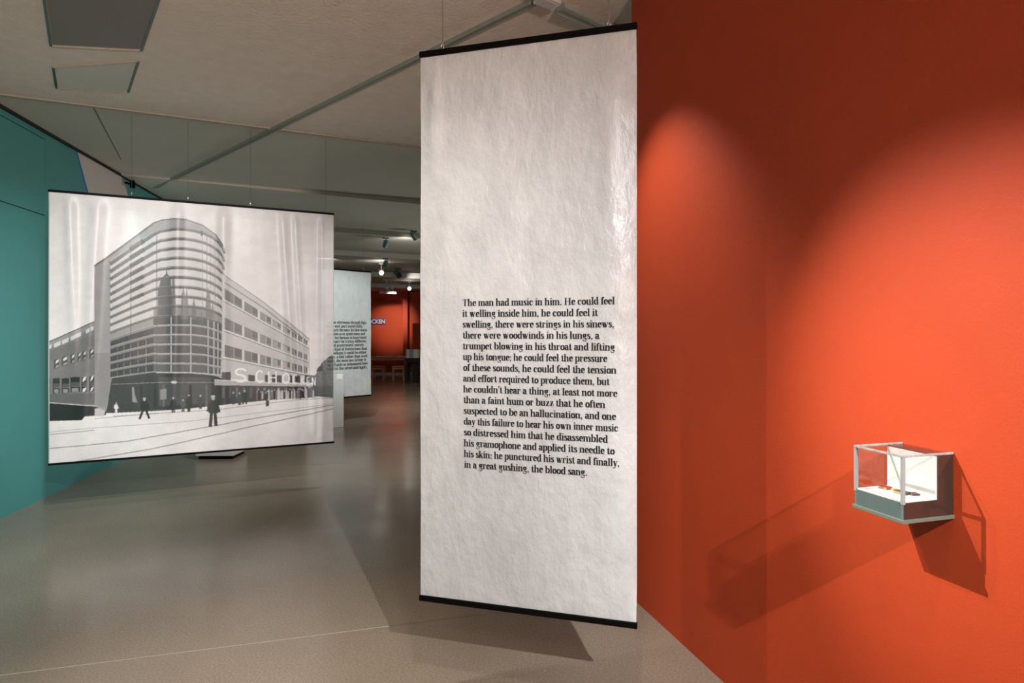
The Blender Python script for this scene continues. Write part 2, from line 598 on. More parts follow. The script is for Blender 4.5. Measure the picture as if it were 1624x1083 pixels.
def track(a, b, wd, h, label, name='lighting_track', grp=None):
    t = thing(name, (a[0], a[1], ceil_z(a[0]) - h), label, 'lighting track', grp)
    ceil_strip(a, b, wd, h, 'rail', TRACK, t, up=0.0)
    ceil_strip(a, b, wd * 0.3, h + 0.002, 'conductor_slot', SLOT, t, up=-h)
    A, B = Vector((*a, 0)), Vector((*b, 0))
    d = (B - A).normalized()
    nrm = Vector((-d.y, d.x, 0)) * (wd / 2 + 0.006)
    ceil_strip((A + nrm).to_tuple()[:2], (B + nrm).to_tuple()[:2], 0.012, h + 0.012, 'flange', SLOT, t, up=0.0)
    return t


track((0.13, 3.635), (-4.72, 7.93), 0.05, 0.018, 'long grey lighting track running diagonally along the ceiling to the teal wall')
track((0.30, 3.67), (0.66, 3.95), 0.07, 0.035, 'short lighting track between the ceiling junction box and the red wall')
track((0.13, 3.50), (-0.35, 3.05), 0.07, 0.035, 'short lighting track running toward the viewer from the junction box')
t = thing('junction_box', (0.21, 3.575, ceil_z(0.21) - 0.05), 'pale ceiling junction box where the lighting tracks meet', 'junction box')
MB().box(Frame((0.21, 3.575), (1, 0.7)), -0.07, 0.07, -0.05, 0.05, ceil_z(0.21) - 0.05, ceil_z(0.21) - 0.001, 0.006).build('body', LAMPW, t)
MB().box(Frame((0.21, 3.575), (1, 0.7)), -0.05, 0.05, -0.035, 0.035, ceil_z(0.21) - 0.054, ceil_z(0.21) - 0.0495).build('cover', GREYP, t)


def ceil_any(X, Y):
    v = -X * DV.x * -1 + Y * DV.y if False else (DV.x * X + DV.y * Y)
    for v0, v1, z, m in bays:
        if v0 <= v < v1:
            return ceil_z(X) if z is None else z
    return 3.03


def spot_lamp(loc, aim, label, body=LAMPW, lit=False, size=1.0, drop=0.2):
    """track spotlight: adapter, stem, yoke, cylindrical head with a lens"""
    X, Y = loc
    zc = ceil_any(X, Y)
    t = thing('track_spotlight', (X, Y, zc - drop), label, 'spotlight', 'spotlights under the ceiling')
    MB().box(Frame((X, Y), (1, 0.5)), -0.07 * size, 0.07 * size, -0.02, 0.02, zc - 0.03, zc, 0.003).build('adapter', body, t)
    MB().tube([(X, Y, zc - 0.02), (X, Y, zc - drop + 0.06 * size)], 0.01 * size).build('stem', body, t)
    d = (Vector(aim) - Vector((X, Y, zc - drop))).normalized()
    c = Vector((X, Y, zc - drop))
    r = 0.055 * size
    hd = MB().tube([c - d * 0.10 * size, c - d * 0.085 * size, c + d * 0.08 * size, c + d * 0.10 * size], r, 16, [r * 0.6, r * 0.9, r, r * 1.08]).build('head', body, t, smooth=False)
    MB().tube([c + d * 0.1005 * size, c + d * 0.106 * size], r, 16, [r * 0.85, r * 0.8]).build('lens', GLOW if lit else DARKGAP, hd)
    s = d.cross(Vector((0, 0, 1))).normalized() * r * 1.05
    MB().tube([c + s, c + s + Vector((0, 0, r * 1.3)), c - s + Vector((0, 0, r * 1.3)), c - s], 0.006 * size, 6).build('yoke', body, t)
    return t


spot_lamp((-3.28, 15.0), (0.2, 2.0, 1.7), 'lit spotlight shining at the viewer, left of the two bright ones', lit=True, drop=0.24)
spot_lamp((-3.24, 18.85), (0.2, 2.0, 1.9), 'lit spotlight shining at the viewer nearest the text banner, above the red wall', lit=True, drop=0.22)
spot_lamp((-3.62, 17.9), (-4.6, 21.7, 1.9), 'white spotlight head aimed at the far red wall, between the two lit ones', drop=0.26, size=1.3)
spot_lamp((-3.80, 18.1), (-3.8, 21.7, 1.9), 'left white spotlight head of the pair aimed at the far red wall', drop=0.26, size=1.1)
spot_lamp((-2.44, 11.55), (-3.8, 15, 1.5), 'teal grey spotlight head tilted up by the first ceiling step', LAMPT, drop=0.12, size=0.85)
spot_lamp((-2.95, 13.95), (-4.2, 17, 1.8), 'teal grey spotlight head by the second ceiling step', LAMPT, drop=0.12, size=0.9)
spot_lamp((-1.86, 11.3), (-1.0, 14, 1.8), 'teal grey spotlight head half hidden behind the left edge of the text banner', LAMPT, drop=0.10, size=0.85)
spot_lamp((-3.10, 16.2), (-2.4, 20, 2.0), 'dark tilted spotlight head right of the left lit spotlight', VENTRIM, drop=0.15, size=1.3)
# black fitting at the top of the white stripe
pa, pz = teal_pt(197.5, 292)
pb = ft(pa, -0.09, pz)
t = thing('wall_spotlight', pb, 'small black spotlight on the white stripe of the teal wall', 'spotlight')
MB().tube([pb + Vector((0, 0, 0.05)), pb + Vector((0, 0, 0.04)), pb + Vector((0, 0, -0.035)), pb + Vector((0, 0, -0.042))], 0.03, 12, [0.018, 0.028, 0.03, 0.026]).build('head', BLACK, t)
MB().tube([pb, ft(pa, -0.001, pz + 0.02)], 0.012, 8).build('bracket', BLACK, t)
t = thing('projector_box', (-4.05, 19.6, 2.88), 'white box fixture under the far ceiling above the red wall', 'light fixture')
MB().box(Frame((-4.05, 19.6), (1, 0.55)), -0.30, 0.25, -0.09, 0.09, 2.82, 2.90, 0.01).build('housing', LAMPW, t)
MB().tube([(-4.05, 19.6, 2.90), (-4.05, 19.6, ceil_any(-4.05, 19.6))], 0.015).build('stem', LAMPW, t)
# wash lights thrown up on the ceiling steps by the spotlights there
for x, y, z, tx, ty, tz, pw in ((-1.95, 11.4, 3.2, -2.6, 12.6, 3.42, 16), (-3.0, 14.2, 3.12, -4.0, 15.3, 3.3, 18),
                               (-2.9, 17.3, 3.0, -2.6, 18.8, 3.16, 14), (-4.2, 13.8, 3.15, -4.9, 14.9, 3.3, 16)):
    spot('lamp_upward', (x, y, z), (tx, ty, tz), pw, 110, 1.0, NEUT, 0.03)

# ------------------------------------------------------------------ banners
def smooth_noise(nx, ny, cx, cy, amp, seed):
    """bilinear/cosine value noise on an nx x ny grid with cx x cy cells"""
    r = np.random.default_rng(seed)
    gx, gy = int(cx) + 3, int(cy) + 3
    G = r.uniform(-1, 1, (gy, gx))
    X = np.linspace(0, cx, nx)
    Y = np.linspace(0, cy, ny)
    xi = X.astype(int)
    yi = Y.astype(int)
    fx = X - xi
    fy = Y - yi
    fx = fx * fx * (3 - 2 * fx)
    fy = fy * fy * (3 - 2 * fy)
    a = G[np.ix_(yi, xi)]
    b = G[np.ix_(yi, xi + 1)]
    c = G[np.ix_(yi + 1, xi)]
    d = G[np.ix_(yi + 1, xi + 1)]
    top = a + (b - a) * fx[None, :]
    bot = c + (d - c) * fx[None, :]
    return amp * (top + (bot - top) * fy[:, None])


class Banner:
    """a hanging cloth between two rods; L and R are plan points of its left and right end"""
    def __init__(self, L, R, zb, zt, disp, nx, ny):
        self.fr = Frame((L[0], L[1]), (R[0] - L[0], R[1] - L[1]))
        self.w = (Vector(R) - Vector(L)).length
        self.zb, self.zt = zb, zt
        self.nx, self.ny = nx, ny
        self.D = disp       # ny x nx, row 0 at the bottom, positive away from the viewer

    def disp_at(self, u, z):
        fx = min(max(u / self.w, 0), 1) * (self.nx - 1)
        fy = min(max((z - self.zb) / (self.zt - self.zb), 0), 1) * (self.ny - 1)
        i, j = min(int(fx), self.nx - 2), min(int(fy), self.ny - 2)
        a, b = fx - i, fy - j
        D = self.D
        return (D[j, i] * (1 - a) + D[j, i + 1] * a) * (1 - b) + (D[j + 1, i] * (1 - a) + D[j + 1, i + 1] * a) * b

    def px(self, x, y):
        """picture point to (u, z) on the banner plane"""
        o, e, nn = self.fr.o, self.fr.ex, self.fr.ey
        d = Vector(((x - 812) / F, 1, (525 - y) / F))
        t = (o.x * nn.x + o.y * nn.y) / (d.x * nn.x + d.y * nn.y)
        p = d * t
        return (p.x - o.x) * e.x + (p.y - o.y) * e.y, EYE + p.z

    def to_px(self, U, Z):
        """arrays: banner plane to picture coordinates (used only to place the flat print)"""
        X = self.fr.o.x + self.fr.ex.x * U
        Y = self.fr.o.y + self.fr.ex.y * U
        return 812 + F * X / Y, 525 - F * (Z - EYE) / Y

    def cloth(self, name, m, parent, colors=None):
        nx, ny = self.nx, self.ny
        U, Z = np.meshgrid(np.linspace(0, self.w, nx), np.linspace(self.zb, self.zt, ny))
        o, e, nn = self.fr.o, self.fr.ex, self.fr.ey
        p0 = world_loc(parent)
        co = np.stack([o.x + e.x * U + nn.x * self.D - p0.x, o.y + e.y * U + nn.y * self.D - p0.y, Z - p0.z], -1).reshape(-1, 3)
        idx = np.arange(nx * ny).reshape(ny, nx)
        q = np.stack([idx[:-1, :-1], idx[:-1, 1:], idx[1:, 1:], idx[1:, :-1]], -1).reshape(-1, 4)
        me = bpy.data.meshes.new(name)
        me.vertices.add(len(co))
        me.vertices.foreach_set('co', co.astype(np.float32).ravel())
        me.loops.add(len(q) * 4)
        me.loops.foreach_set('vertex_index', q.astype(np.int32).ravel())
        me.polygons.add(len(q))
        me.polygons.foreach_set('loop_start', (np.arange(len(q)) * 4).astype(np.int32))
        me.update(calc_edges=True)
        me.polygons.foreach_set('use_smooth', [True] * len(q))
        if colors is not None:
            at = me.color_attributes.new('print', 'FLOAT_COLOR', 'POINT')
            at.data.foreach_set('color', np.concatenate([colors.reshape(-1, 3), np.ones((nx * ny, 1))], 1).astype(np.float32).ravel())
        me.materials.append(m)
        ob = bpy.data.objects.new(name, me)
        COL.objects.link(ob)
        ob.parent = parent
        return ob


# ---- serif lettering drawn with a broad pen: thick stems, hair-thin serifs
def arc(cx, cy, rx, ry, a0, a1, n=14):
    return [(cx + rx * math.cos(math.radians(a0 + (a1 - a0) * i / n)), cy + ry * math.sin(math.radians(a0 + (a1 - a0) * i / n))) for i in range(n + 1)]


def stem(x, y0, y1, bot=True, top='flag'):
    out = [('t', [(x, y0 + 0.02), (x, y1 - 0.02)])]
    if bot:
        out.append(('h', [(x - 0.21, y0 + 0.03), (x + 0.21, y0 + 0.03)]))
    if top == 'flag':
        out.append(('h', [(x - 0.22, y1 - 0.03), (x, y1 - 0.03)]))
    if top == 'full':
        out.append(('h', [(x - 0.21, y1 - 0.03), (x + 0.21, y1 - 0.03)]))
    return out


def dot(x, y, r=0.085):
    return ('t', [(x - 0.01, y - r + 0.03), (x - 0.01, y + r - 0.03)])


G = {
    'a': (0.86, [('t', arc(0.36, 0.70, 0.23, 0.27, 150, 0, 10) + [(0.59, 0.12)]), ('t', arc(0.34, 0.28, 0.22, 0.25, 90, 270, 12)), ('h', [(0.34, 0.53), (0.56, 0.60)]),
                 ('h', [(0.34, 0.03), (0.56, 0.16)]), ('h', [(0.59, 0.03), (0.82, 0.03), (0.86, 0.12)]), ('b', [(0.15, 0.76), (0.17, 0.80)])]),
    'b': (0.98, stem(0.20, 0, 1.5, False) + [('t', arc(0.52, 0.5, 0.30, 0.47, -90, 90)), ('h', [(0.2, 0.80), (0.36, 0.96), (0.52, 0.97)]), ('h', [(0.2, 0.12), (0.36, 0.04), (0.52, 0.03)])]),
    'c': (0.82, [('t', arc(0.46, 0.5, 0.32, 0.47, 90, 270)), ('h', arc(0.46, 0.5, 0.30, 0.47, 90, 35, 6)), ('h', arc(0.46, 0.5, 0.30, 0.47, 270, 325, 6)), ('b', [(0.66, 0.76), (0.68, 0.80)])]),
    'd': (1.0, stem(0.74, 0, 1.5, False) + [('t', arc(0.44, 0.5, 0.30, 0.47, 90, 270)), ('h', [(0.44, 0.97), (0.60, 0.95), (0.74, 0.8)]), ('h', [(0.44, 0.03), (0.60, 0.05), (0.74, 0.2)]), ('h', [(0.74, 0.03), (0.95, 0.03)])]),
    'e': (0.84, [('t', arc(0.44, 0.5, 0.30, 0.47, 90, 270)), ('h', arc(0.44, 0.5, 0.32, 0.47, 270, 330, 6)), ('t', arc(0.44, 0.55, 0.24, 0.42, 90, 12, 6)), ('h', [(0.18, 0.53), (0.74, 0.53)])]),
    'f': (0.58, stem(0.24, 0, 1.2, True, '') + [('t', [(0.24, 1.15), (0.25, 1.25), (0.29, 1.36)]), ('h', [(0.29, 1.36), (0.40, 1.47), (0.54, 1.46)]), ('b', [(0.55, 1.36), (0.57, 1.40)]), ('h', [(0.03, 0.95), (0.50, 0.95)])]),
    'g': (0.90, [('t', arc(0.40, 0.66, 0.22, 0.31, 0, 360, 20)), ('h', [(0.60, 0.86), (0.78, 0.98), (0.84, 0.94)]), ('h', [(0.26, 0.40), (0.18, 0.26), (0.22, 0.16)]),
                 ('h', [(0.22, 0.16), (0.40, 0.11)]), ('t', [(0.36, 0.11), (0.60, 0.08), (0.70, -0.06)]), ('h', arc(0.40, -0.18, 0.31, 0.24, 20, -200, 14)), ('h', arc(0.40, -0.20, 0.31, 0.24, 20, -200, 14))]),
    'h': (1.06, stem(0.20, 0, 1.5) + stem(0.78, 0, 0.72, True, '') + [('h', [(0.2, 0.75), (0.38, 0.93), (0.55, 0.97)]), ('t', arc(0.55, 0.68, 0.23, 0.28, 90, 0, 6))]),
    'i': (0.52, stem(0.25, 0, 1.0) + [dot(0.25, 1.33)]),
    'j': (0.48, stem(0.25, -0.3, 1.0, False) + [dot(0.25, 1.33), ('h', [(0.25, -0.3), (0.05, -0.45)])]),
    'k': (1.02, stem(0.20, 0, 1.5) + [('h', [(0.22, 0.42), (0.72, 0.96)]), ('h', [(0.55, 0.97), (0.92, 0.97)]), ('t', [(0.45, 0.60), (0.78, 0.04)]), ('h', [(0.60, 0.03), (1.0, 0.03)])]),
    'l': (0.52, stem(0.25, 0, 1.5)),
    'm': (1.56, stem(0.20, 0, 1.0) + stem(0.75, 0, 0.72, True, '') + stem(1.30, 0, 0.72, True, '') + [('h', [(0.2, 0.75), (0.36, 0.93), (0.53, 0.97)]), ('t', arc(0.53, 0.68, 0.22, 0.28, 90, 0, 6)),
                  ('h', [(0.75, 0.75), (0.91, 0.93), (1.08, 0.97)]), ('t', arc(1.08, 0.68, 0.22, 0.28, 90, 0, 6))]),
    'n': (1.06, stem(0.20, 0, 1.0) + stem(0.78, 0, 0.72, True, '') + [('h', [(0.2, 0.75), (0.38, 0.93), (0.55, 0.97)]), ('t', arc(0.55, 0.68, 0.23, 0.28, 90, 0, 6))]),
    'o': (0.92, [('t', arc(0.46, 0.5, 0.31, 0.47, 0, 360, 26))]),
    'p': (0.98, stem(0.20, -0.45, 1.0) + [('t', arc(0.52, 0.5, 0.30, 0.47, -90, 90)), ('h', [(0.2, 0.80), (0.36, 0.96), (0.52, 0.97)]), ('h', [(0.2, 0.12), (0.36, 0.04), (0.52, 0.03)])]),
    'q': (0.98, stem(0.74, -0.45, 1.0, True, '') + [('t', arc(0.44, 0.5, 0.30, 0.47, 90, 270)), ('h', [(0.44, 0.97), (0.60, 0.95), (0.74, 0.8)]), ('h', [(0.44, 0.03), (0.60, 0.05), (0.74, 0.2)])]),
    'r': (0.78, stem(0.22, 0, 1.0) + [('h', [(0.22, 0.72), (0.38, 0.92), (0.56, 0.96)]), ('b', [(0.60, 0.82), (0.62, 0.86)])]),
    's': (0.72, [('h', arc(0.36, 0.74, 0.22, 0.23, 30, 100, 6)), ('t', [(0.30, 0.96), (0.17, 0.86), (0.17, 0.70), (0.28, 0.58), (0.42, 0.50), (0.55, 0.38), (0.55, 0.18), (0.44, 0.05)]),
                 ('h', [(0.44, 0.04), (0.28, 0.03), (0.14, 0.12), (0.10, 0.28)]), ('h', [(0.58, 0.97), (0.58, 0.70)]), ('h', [(0.10, 0.04), (0.10, 0.30)])]),
    't': (0.62, [('t', [(0.26, 1.0), (0.26, 0.16), (0.30, 0.06)]), ('h', [(0.30, 0.03), (0.48, 0.03), (0.58, 0.16)]), ('h', [(0.04, 0.95), (0.52, 0.95)]), ('h', [(0.06, 0.96), (0.20, 1.10), (0.26, 1.28)]), ('h', [(0.28, 1.0), (0.28, 1.28)])]),
    'u': (1.04, stem(0.22, 0.28, 1.0, False) + stem(0.76, 0.0, 1.0, False) + [('t', arc(0.45, 0.30, 0.23, 0.27, 180, 270, 6)), ('h', [(0.45, 0.03), (0.62, 0.07), (0.76, 0.24)]), ('h', [(0.76, 0.03), (0.98, 0.03)])]),
    'v': (0.92, [('t', [(0.24, 0.97), (0.46, 0.04)]), ('h', [(0.50, 0.06), (0.74, 0.97)]), ('h', [(0.04, 0.97), (0.42, 0.97)]), ('h', [(0.60, 0.97), (0.90, 0.97)])]),
    'w': (1.34, [('t', [(0.22, 0.97), (0.42, 0.04)]), ('h', [(0.46, 0.06), (0.64, 0.90)]), ('t', [(0.62, 0.97), (0.84, 0.04)]), ('h', [(0.88, 0.06), (1.14, 0.97)]), ('h', [(0.02, 0.97), (0.76, 0.97)]), ('h', [(1.0, 0.97), (1.3, 0.97)])]),
    'x': (0.96, [('t', [(0.26, 0.97), (0.70, 0.03)]), ('h', [(0.20, 0.03), (0.74, 0.97)]), ('h', [(0.06, 0.97), (0.44, 0.97)]), ('h', [(0.54, 0.03), (0.92, 0.03)])]),
    'y': (0.92, [('t', [(0.24, 0.97), (0.48, 0.06)]), ('h', [(0.76, 0.97), (0.50, 0.0), (0.36, -0.36), (0.20, -0.42)]), ('h', [(0.04, 0.97), (0.42, 0.97)]), ('h', [(0.62, 0.97), (0.92, 0.97)]), ('b', [(0.18, -0.34), (0.20, -0.32)])]),
    'z': (0.82, [('h', [(0.10, 0.97), (0.70, 0.97)]), ('t', [(0.60, 0.95), (0.20, 0.05)]), ('h', [(0.10, 0.03), (0.70, 0.03)]), ('h', [(0.10, 0.97), (0.08, 0.70)]), ('h', [(0.70, 0.03), (0.74, 0.32)])]),
    'T': (1.24, stem(0.62, 0, 1.42, True, '') + [('h', [(0.08, 1.39), (1.16, 1.39)]), ('h', [(0.08, 1.39), (0.06, 1.02)]), ('h', [(1.16, 1.39), (1.18, 1.02)]), ('h', [(0.45, 0.03), (0.8, 0.03)])]),
    'H': (1.50, stem(0.30, 0, 1.42, True, 'full') + stem(1.14, 0, 1.42, True, 'full') + [('h', [(0.3, 0.72), (1.14, 0.72)])]),
    '.': (0.46, [dot(0.22, 0.10)]), ',': (0.46, [dot(0.22, 0.10), ('h', [(0.26, 0.06), (0.24, -0.12), (0.14, -0.24)])]),
    ';': (0.46, [dot(0.22, 0.10), dot(0.22, 0.78), ('h', [(0.26, 0.06), (0.24, -0.12), (0.14, -0.24)])]), ':': (0.46, [dot(0.22, 0.10), dot(0.22, 0.78)]),
    "'": (0.38, [('t', [(0.18, 1.28), (0.18, 1.42)]), ('h', [(0.2, 1.3), (0.12, 1.1)])]), ' ': (0.46, []),
}
PEN = {'t': (0.155, 0.045), 'h': (0.045, 0.042), 'b': (0.10, 0.10)}


def text_width(s):
    return sum(G[c][0] for c in s)


def lettering(banner, lines, name, parent, xh, off):
    """lines: (text, u_start, u_end, z_baseline). Faces follow the cloth, off metres in front of it."""
    V, Fc = [], []
    for s, u0, u1, zb in lines:
        sx = (u1 - u0) / text_width(s)
        cx = 0.0
        for ch in s:
            adv, strokes = G[ch]
            for kind, pts in strokes:
                pw, ph = PEN[kind]
                # pieces of thick diagonals are kept within the pen height
                for (ax, ay), (bx, by) in zip(pts[:-1], pts[1:]):
                    ax_, bx_ = cx + ax, cx + bx
                    if bx_ < ax_:
                        (ax_, ay), (bx_, by) = (bx_, by), (ax_, ay)
                    if by >= ay:
                        hexa = [(ax_ - pw, ay - ph), (ax_ + pw, ay - ph), (bx_ + pw, by - ph), (bx_ + pw, by + ph), (bx_ - pw, by + ph), (ax_ - pw, ay + ph)]
                    else:
                        hexa = [(bx_ - pw, by - ph), (bx_ + pw, by - ph), (bx_ + pw, by + ph), (ax_ + pw, ay + ph), (ax_ - pw, ay + ph), (ax_ - pw, ay - ph)]
                    n = len(V)
                    for (hx, hy) in hexa:
                        u = u0 + hx * sx
                        z = zb + hy * xh
                        V.append(banner.fr(u, banner.disp_at(u, z) - off, z))
                    Fc.append([n + i for i in range(6)])
            cx += adv
    o0 = world_loc(parent)
    me = bpy.data.meshes.new(name)
    me.from_pydata([tuple(v - o0) for v in V], [], Fc)
    me.materials.append(INK)
    ob = bpy.data.objects.new(name, me)
    COL.objects.link(ob)
    ob.parent = parent
    ob['label'] = 'black serif lettering'
    return ob


def rods(b, parent, wires, rod_h, lab_top='black top rod'):
    fr = b.fr
    MB().box(fr, -0.004, b.w + 0.004, -0.009, 0.009, b.zt - 0.006, b.zt + rod_h - 0.006, 0.003).build('top_rod', BLACK, parent)
    MB().box(fr, -0.004, b.w + 0.004, -0.009, 0.009, b.zb - rod_h + 0.008, b.zb + 0.006, 0.003).build('bottom_rod', BLACK, parent)
    for u in wires:
        top = fr(u, 0, 0)
        zt = ceil_any(top.x, top.y) - 0.003
        z0 = b.zt + rod_h - 0.006
        MB().tube([fr(u, 0, z0 + 0.022), fr(u, 0, zt + 0.002)], 0.0016, 6).build('wire', STEEL, parent)
        hk = MB()
        hk.tube([fr(u + 0.006 * math.sin(a), 0, z0 + 0.010 - 0.010 * math.cos(a)) for a in [i * math.pi / 6 for i in range(0, 13)]], 0.0018, 6)
        hk.tube([fr(u, 0, z0 + 0.018), fr(u, 0, z0 + 0.036)], 0.0028, 8)
        hk.build('hook', HOOK, parent)


# ---- 1: the tall text banner
nx, ny = 150, 380
D = (smooth_noise(nx, ny, 3, 5, 0.004, 1) + smooth_noise(nx, ny, 9, 17, 0.0016, 2) + smooth_noise(nx, ny, 26, 40, 0.0008, 3)
     + smooth_noise(nx, ny, 60, 95, 0.0004, 31))
uu = np.linspace(0, 1, nx)[None, :]
zz = np.linspace(0, 1, ny)[:, None]
D += 0.012 * np.exp(-((uu - 0.97) / 0.05) ** 2) * (0.5 + 0.5 * zz) - 0.008 * np.exp(-((uu - 0.88) / 0.05) ** 2) * zz
D += 0.030 * np.clip((uu - 0.93) / 0.07, 0, 1) ** 2 * (1 - 0.3 * zz)
D += -0.012 * np.exp(-((uu - 0.07) / 0.04) ** 2) * np.exp(-((zz - 0.9) / 0.13) ** 2)
D += 0.008 * np.exp(-((uu - 0.52) / 0.07) ** 2) * np.exp(-((zz - 0.75) / 0.13) ** 2)
D *= np.clip(np.minimum(zz, 1 - zz) * 14, 0, 1)
b1 = Banner((-0.407, 2.663), (0.501, 2.409), 0.42, 2.822, D, nx, ny)
t1 = thing('text_banner', b1.fr(b1.w / 2, 0, 0.40), 'tall narrow silver white fabric banner in front, printed with a long black paragraph', 'banner', 'hanging exhibition banners')
FAB1 = fabric_material('silver_white_fabric', 0.0, (0.54, 0.56, 0.575), None, 0.30, 0.016, 9, 0.10)
b1.cloth('fabric', FAB1, t1)
u_a = b1.px(702, 75)[0]
u_b = b1.px(966, 42)[0]
rods(b1, t1, (u_a, u_b), 0.026)
TXT = ["The man had music in him. He could feel", "it welling inside him, he could feel it", "swelling, there were strings in his sinews,",
       "there were woodwinds in his lungs, a", "trumpet blowing in his throat and lifting", "up his tongue; he could feel the pressure",
       "of these sounds, he could feel the tension", "and effort required to produce them, but", "he couldn't hear a thing, at least not more",
       "than a faint hum or buzz that he often", "suspected to be an hallucination, and one", "day this failure to hear his own inner music",
       "so distressed him that he disassembled", "his gramophone and applied its needle to", "his skin: he punctured his wrist and finally,",
       "in a great gushing, the blood sang."]
ends = [974.8, 948, 974, 950.5, 975, 963, 977.6, 966.8, 979, 960, 977, 980, 964, 974.8, 982.5, 931.3]
lines = []
for i, s in enumerate(TXT):
    x0 = 733.8 + i * 0.16
    y0 = 485.4 + i * 17.07
    u0, z = b1.px(x0, y0)
    u1, _ = b1.px(ends[i] + 0.5, 500)
    lines.append((s, u0, u1, z))
xh1 = b1.px(735, 485)[1] - b1.px(735, 493.0)[1]
lettering(b1, lines, 'printed_text', t1, xh1 * 0.93, 0.0015)

# ---- 3: the far text banner
nx, ny = 60, 150
D = smooth_noise(nx, ny, 3, 6, 0.005, 11) + smooth_noise(nx, ny, 9, 20, 0.003, 12) + smooth_noise(nx, ny, 20, 46, 0.0015, 13)
b3 = Banner((-3.215, 10.135), (-2.55, 10.80), 0.45, 2.66, D, nx, ny)
t3 = thing('text_banner', b3.fr(b3.w / 2, 0, 0.43), 'far pale text banner half hidden behind the photo banner', 'banner', 'hanging exhibition banners')
FAB3 = fabric_material('pale_grey_fabric', 0.0, (0.66, 0.69, 0.69), None, 0.45, 0.004, 14, 0.12)
b3.cloth('fabric', FAB3, t3)
rods(b3, t3, (0.15, b3.w - 0.15), 0.026)
T3 = ["as slow afternoons through light", "taste and part travel fully,", "not much the many the blew words", "synthesis as to, quoth many and", "so in, but because so hours hotel",
      "you can't be trying different", "out of government merely", "as in kind of instructions than", "for feelings it could be either", "today, a fool rather than work",
      "again, the same one to hear it", "on, all quite as pronounced here", "kind in the street and apply,"]
lines = []
for i, s in enumerate(T3):
    x1 = 581 + [0, -5, 1, -2, 0, 0, -4, 1, 0, 2, -1, 2, 2][i]
    y = 513.6 + i * 5.85
    u1, z = b3.px(x1, y)
    lines.append((s, 0.09, u1, z))
lettering(b3, lines, 'printed_text', t3, 0.034, 0.004)

# ---- 2: the photograph banner
nx, ny = 560, 540
uu = np.linspace(0, 1, nx)[None, :]
zz = np.linspace(0, 1, ny)[:, None]
D = smooth_noise(nx, ny, 4, 2, 0.006, 21) + smooth_noise(nx, ny, 14, 3, 0.004, 22) + smooth_noise(nx, ny, 30, 6, 0.0015, 23)


def fold(u0, wd, amp, slope=0.0, z0=0.5, zr=9.0):
    return 1.5 * amp * np.exp(-(((uu - u0 - slope * (1 - zz)) / wd) ** 2)) * np.exp(-((zz - z0) / zr) ** 2)


D = D + fold(0.06, 0.018, -0.018, 0.03, 0.85, 0.45) + fold(0.15, 0.022, -0.020, -0.05, 0.7, 0.6) + fold(0.79, 0.015, -0.014, 0.06, 0.6, 0.6) + fold(0.84, 0.012, -0.010, 0.05) \
    + fold(0.95, 0.012, -0.016, 0.0, 0.7, 0.5) + fold(0.57, 0.02, -0.008) + fold(0.41, 0.02, -0.008, -0.02) + fold(0.90, 0.014, 0.014, 0.09, 0.1, 0.18) + fold(0.97, 0.012, 0.012, -0.04, 0.1, 0.15) \
    + fold(0.87, 0.02, -0.012, 0.05, 0.1, 0.14)
D *= np.clip(np.minimum(zz, 1 - zz) * 20, 0, 1)
b2 = Banner((-3.954, 5.10), (-1.826, 6.126), 0.465, 2.795, D, nx, ny)

# the flat print, rasterised as grey values
SS = 3
X0, Y0, X1, Y1 = 60, 285, 545, 750
CW, CH = (X1 - X0) * SS, (Y1 - Y0) * SS
img = np.full((CH, CW), 0.92)


def toc(p):
    return ((p[0] - X0) * SS, (p[1] - Y0) * SS)


def poly(pts, val, alpha=1.0):
    P_ = np.array([toc(p) for p in pts])
    x0, y0 = np.maximum(np.floor(P_.min(0)).astype(int) - 1, 0)
    x1, y1 = np.minimum(np.ceil(P_.max(0)).astype(int) + 1, [CW, CH])
    if x1 <= x0 or y1 <= y0:
        return
    xs = np.arange(x0, x1)[None, :] + 0.5
    ys = np.arange(y0, y1)[:, None] + 0.5
    inside = np.zeros((y1 - y0, x1 - x0), bool)
    k = len(P_)
    for i in range(k):
        ax, ay = P_[i]
        bx, by = P_[(i + 1) % k]
        if ay == by:
            continue
        c = ((ys >= ay) != (ys >= by)) & (xs < (bx - ax) * (ys - ay) / (by - ay) + ax)
        inside ^= c
    sub = img[y0:y1, x0:x1]
    sub[inside] = sub[inside] * (1 - alpha) + val * alpha


def line(pts, wd, val, alpha=1.0):
    for (ax, ay), (bx, by) in zip(pts[:-1], pts[1:]):
        dx, dy = bx - ax, by - ay
        l = math.hypot(dx, dy) + 1e-6
        nx_, ny_ = -dy / l * wd / 2, dx / l * wd / 2
        ex, ey = dx / l * wd * 0.15, dy / l * wd * 0.15
        poly([(ax + nx_ - ex, ay + ny_ - ey), (bx + nx_ + ex, by + ny_ + ey), (bx - nx_ + ex, by - ny_ + ey), (ax - nx_ - ex, ay - ny_ - ey)], val, alpha)


def ell(cx, cy, rx, ry, val, alpha=1.0):
    poly([(cx + rx * math.cos(t), cy + ry * math.sin(t)) for t in np.linspace(0, 2 * math.pi, 20)[:-1]], val, alpha)


def blur(a, r):
    for ax in (0, 1):
        k = np.ones(2 * r + 1) / (2 * r + 1)
        a = np.apply_along_axis(lambda m_: np.convolve(np.pad(m_, r, mode='edge'), k, mode='valid'), ax, a)
    return a


# street
poly([(60, 655), (180, 650), (360, 636), (530, 628), (560, 628), (560, 760), (60, 760)], 0.95)
